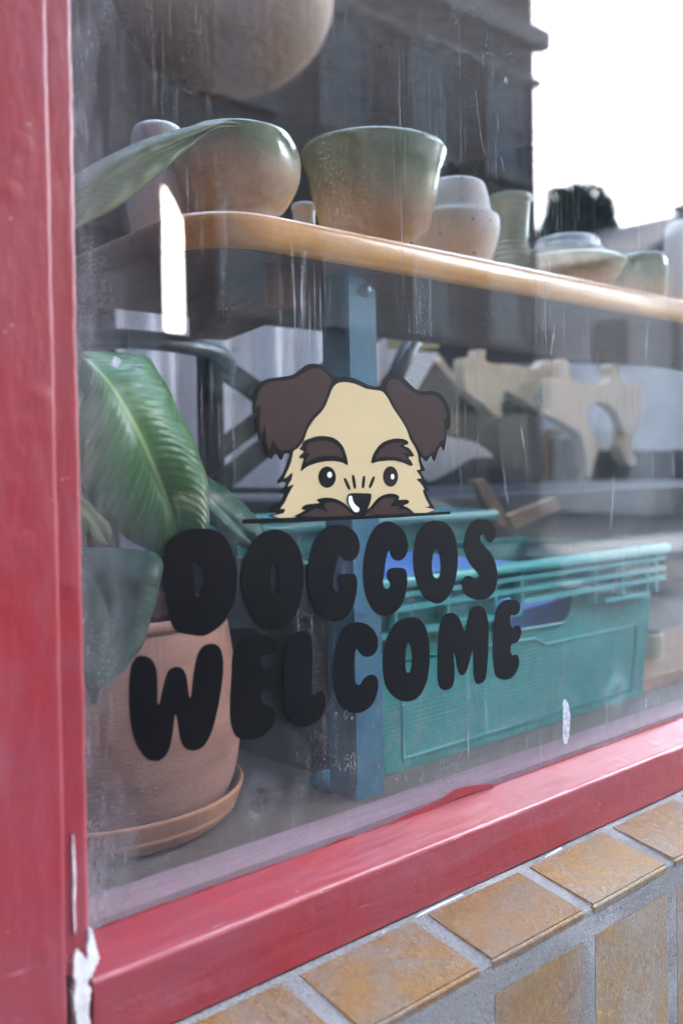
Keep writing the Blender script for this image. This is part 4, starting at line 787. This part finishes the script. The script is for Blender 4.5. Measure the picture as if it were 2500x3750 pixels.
def folder(name, label, pts, thk=.004):
    a = [Vector(p) for p in pts]; n = (a[1]-a[0]).cross(a[3]-a[0]).normalized()*thk
    bm = bmesh.new(); me = mesh('f', a+[p+n for p in a], [(0, 1, 2, 3), (7, 6, 5, 4), (0, 4, 5, 1), (1, 5, 6, 2), (2, 6, 7, 3), (3, 7, 4, 0)]); bm.from_mesh(me)
    bmesh.ops.bevel(bm, geom=bm.edges[:], offset=.0012, segments=2, affect='EDGES'); tag(obj(name, bmmesh(bm, 'f'), BLUEP), label, 'folder', 'blue folders in the crate')
folder('plastic_folder', 'bright blue plastic folder leaning up out of the teal crate', [P(1480, 2000, .17), P(1480, 2260, .145), P(2180, 2280, .15), P(2110, 2030, .17), ][0:0] or [(.84, .262, 1.27), (1.26, .262, 1.225), (1.24, .34, 1.302), (.88, .34, 1.352)])
folder('plastic_folder', 'darker blue plastic folder low in the crate seen through the hand hole', [(.87, .245, 1.14), (1.36, .245, 1.14), (1.36, .256, 1.262), (.87, .256, 1.235)])
tag(obj('slate_panel', box(.783, .792, .238, .66, FZ+.0005, 1.338, .002), pm('slate board', (.065, .075, .085), .6, .25, 9, .2)), 'dark slate panel standing between the plant pot and the blue upright', 'panel')
# ================================================================== BLACK STAND
st = empty('metal_stand', P(765, 1800, .75)); tag(st, 'black metal folding stand with bent handle and crossed struts', 'stand')
ys = .72
obj('handle', tube([P(*q) for q in catmull([(60, 1265, .50), (250, 1242, .50), (420, 1240, .50), (560, 1248, .52), (690, 1266, .56), (790, 1290, .62), (832, 1318, .68), (838, 1345, ys)], 5, False)], .0125, 14), HOOP, st, True)
obj('post', bar(P(766, 1300, ys), P(790, 2400, ys), .033, .03), BLACKM, st)
obj('strut', bar(P(760, 1310, ys+.02), P(1080, 1530, ys+.02), .036, .012), BLACKM, st)
obj('strut', bar(P(800, 1650, ys+.04), P(1470, 1150, ys+.04), .032, .012), BLACKM, st)
obj('strut', bar(P(780, 1790, ys-.03), P(1120, 1520, ys-.03), .034, .012), BLACKM, st)
obj('crank', tube([P(1430, 1420, ys-.06), P(1470, 1330, ys-.06), P(1525, 1218, ys-.06)], [.015, .0165, .018], 14), BLACKM, st, True)
obj('cross_bar', bar(P(790, 1795, ys), P(1180, 1797, ys), .010, .010, .001), BLACKM, st)
# ================================================================== BACK OF THE WINDOW
def curtain(px0, px1, pyt, pyb, y, folds, amp, mat, seed=1):
    rr = random.Random(seed); n = 140; a, b = P(px0, pyt, y), P(px1, pyt, y); zt, zb_ = a.z, P((px0+px1)/2, pyb, y).z; vs_, fs = [], []; ph = [rr.uniform(0, 6) for _ in range(4)]
    m = 14
    for j in range(m+1):
        t = j/m
        for i in range(n+1):
            u = i/n; x = a.x+(b.x-a.x)*u
            d = amp*(.35+.65*t)*(math.sin(u*folds*6.283+ph[0]+.5*t)+.5*math.sin(u*folds*2.3*6.283+ph[1])+.4*math.sin(u*folds*.37*6.283+ph[2]))
            vs_.append((x, y+d, zt+(zb_-zt)*t))
    for j in range(m):
        for i in range(n): k = j*(n+1)+i; fs.append((k, k+1, k+n+2, k+n+1))
    o = obj('curtain', mesh('curtain', vs_, fs), mat, None, True); md = o.modifiers.new('thick', 'SOLIDIFY'); md.thickness = .001; return o
tag(curtain(420, 1470, 1050, 2250, 1.25, 5.5, .030, CURTAIN), 'pale cloth curtain hanging in folds behind the black stand', 'curtain')
lp = empty('pendant_lamp', P(830, -20, 1.5)); tag(lp, 'large round brown pendant lampshade hanging above the bowls', 'lamp')
c = P(828, -20, 1.5); s = mpp(c); R0 = 395*s
obj('shade', lathe([(max(.004, R0*math.cos(a)), c.z+R0*.90*math.sin(a)) for a in [math.radians(-88+8*i) for i in range(22)]], (c.x, c.y), 56), LAMP, lp, True)
obj('cord', tube([(c.x, c.y, c.z+R0*.85), (c.x, c.y, 3.0)], .004, 8), BLACKM, lp)
# table with wooden animals
zq = lambda pts: [(1400+a*.7015, 1200+b*.7015) for a, b in pts]
yt_ = .95
tz = P(2000, 1790, yt_).z
tb = empty('display_table', (2.0, 1.1, .34)); tag(tb, 'dark painted display table carrying the wooden animals', 'table')
obj('table_top', box(1.25, 3.4, .78, 1.6, tz-.05, tz, .004), DARKW, tb)
for x_, y_ in ((1.30, .84), (3.34, .84), (1.30, 1.54), (3.34, 1.54)): obj('leg', box(x_-.03, x_+.03, y_-.03, y_+.03, .34, tz-.051), DARKW, tb)
obj('apron', box(1.33, 3.31, .80, .83, tz-.19, tz-.052), DARKW, tb)
A1 = [(425, 160), (490, 175), (500, 120), (540, 120), (548, 180), (700, 195), (800, 215), (850, 170), (890, 180), (880, 230), (830, 300), (795, 360), (830, 400), (820, 440), (760, 400), (700, 360), (640, 335), (622, 400), (618, 470), (575, 450), (520, 400), (470, 360), (430, 310)]
A2 = [(930, 175), (970, 175), (985, 260), (1050, 290), (1180, 285), (1190, 200), (1225, 200), (1250, 280), (1330, 290), (1360, 380), (1355, 440), (1330, 520), (1300, 590), (1310, 650), (1325, 705), (1290, 722), (1255, 680), (1240, 620), (1260, 560), (1240, 470), (1180, 400), (1110, 390), (1070, 440), (1085, 530), (1120, 580), (1125, 640), (1100, 720), (1080, 790), (1060, 700), (1050, 620), (1030, 560), (980, 520), (880, 460), (845, 440), (880, 430), (880, 260), (930, 280)]
def cut(name, label, pts, y, thk, mat, cat, sm=3, tr=zq, group=None):
    pts = tr(pts); pts = catmull(pts, sm) if sm else pts
    me = flat([[P(a, b, y) for a, b in pts]], 0, thk); o = obj(name, me, mat); return tag(o, label, cat, group)
def rounded(me, r=.010):
    bm = bmesh.new(); bm.from_mesh(me)
    ed = [e for e in bm.edges if len(e.link_faces) == 2 and abs(e.link_faces[0].normal.dot(e.link_faces[1].normal)) < .5 and abs(abs(e.link_faces[0].normal.y)-abs(e.link_faces[1].normal.y)) > .5]
    bmesh.ops.bevel(bm, geom=ed, offset=r, segments=4, affect='EDGES', clamp_overlap=True); return bmmesh(bm, 'rounded')
an1 = empty('wooden_animal', P(1850, 1640, .93)); tag(an1, 'pale wooden animal cut-out with raised tail, left of the pair', 'ornament', 'wooden animal cut-outs')
obj('body', rounded(flat([[P(a, b, .93) for a, b in catmull(zq(A1), 3)]], 0, .032), .004), PLY, an1)
obj('stand_block', flat([[P(a, b, .965) for a, b in catmull(zq([(620, 390), (720, 380), (835, 460), (835, 640), (825, 800), (700, 805), (640, 790), (615, 640)]), 2)]], 0, .05), DARKW, an1)
an2 = empty('wooden_animal', P(2250, 1700, .88)); tag(an2, 'pale wooden animal cut-out with bent hind leg, right of the pair', 'ornament', 'wooden animal cut-outs')
obj('body', rounded(flat([[P(a, b, .88) for a, b in catmull(zq(A2), 3)]], 0, .032), .004), PLY, an2)
# small objects round the animals
bxo = empty('wooden_box', P(2070, 1760, .99)); tag(bxo, 'brown open wooden box with white lid strip between the animals', 'box')
def quadbox(pts, y, thk, mat, nm, par): return obj(nm, flat([[P(a, b, y) for a, b in zq(pts)]], 0, thk), mat, par)
quadbox([(840, 520), (1050, 520), (1050, 545), (840, 545)], .99, .10, KRAFT, 'lid', bxo); quadbox([(1015, 548), (1050, 548), (1045, 800), (1010, 800)], .99, .10, KRAFT, 'side', bxo); quadbox([(820, 548), (860, 548), (860, 810), (820, 810)], .99, .10, KRAFT, 'side', bxo)
quadbox([(862, 548), (1012, 548), (1010, 580), (862, 580)], 1.0, .02, PAPER, 'label_strip', bxo); quadbox([(862, 582), (1010, 582), (1008, 800), (862, 805)], 1.03, .01, KRAFT, 'back', bxo)
hs_ = empty('card_house', P(1620, 1420, 1.02)); tag(hs_, 'small brown card house left of the wooden animals', 'ornament')
quadbox([(180, 320), (300, 130), (400, 300), (400, 560), (200, 560)], 1.02, .15, KRAFT, 'front', hs_); quadbox([(270, 170), (300, 150), (410, 290), (385, 310)], 1.0, .015, PLY, 'roof_edge', hs_)
cut('folded_cloth', 'pale folded cloth lying beside the dog decal on the table', [(200, 560), (350, 570), (470, 595), (560, 650), (575, 680), (500, 670), (420, 710), (320, 770), (230, 800), (190, 700)], .83, .06, CURTAIN, 'cloth')
cut('blue_board', 'blue-grey board standing behind the wooden animals', [(560, 190), (1700, 190), (1700, 640), (560, 640)], 1.35, .02, BLUEG, 'board', 0)
tag(obj('yellow_card', flat([[P(a, b, 1.1) for a, b in [(1470, 1150), (1608, 1160), (1608, 1275), (1470, 1270)]]], 0, .05), YEL), 'small yellow card box behind the crank of the stand', 'box')
tag(obj('white_card', flat([[P(a, b, .95) for a, b in [(1500, 1285), (1605, 1290), (1560, 1370), (1520, 1440), (1470, 1400)]]], 0, .008), PAPER), 'white card propped behind the blue upright', 'card')
wf = empty('wood_frame', P(1900, 1930, .70)); tag(wf, 'tan wooden frame corner lying in front of the dark table', 'frame')
quadbox([(480, 800), (535, 790), (640, 960), (680, 1060), (600, 1030)], .70, .015, TAN, 'strip', wf); quadbox([(650, 985), (905, 885), (925, 950), (690, 1055)], .695, .015, TAN, 'strip', wf)
tag(obj('cream_cup', lathe(smooth_prof([(.030, FZ+.001), (.036, FZ+.02), (.036, FZ+.06), (.033, FZ+.062), (.03, FZ+.02), (.003, FZ+.008)], 3), (P(2360, 2480, .30).x+.06, .34), 32), pm('cream glaze', (.55, .52, .42), .4), None, True), 'small cream cup on the ledge right of the crate', 'cup')
tag(obj('wooden_block', box(1.42, 1.95, .24, .46, FZ+.0005, FZ+.022, .003), TAN), 'low tan wooden board on the ledge at the right edge', 'board')
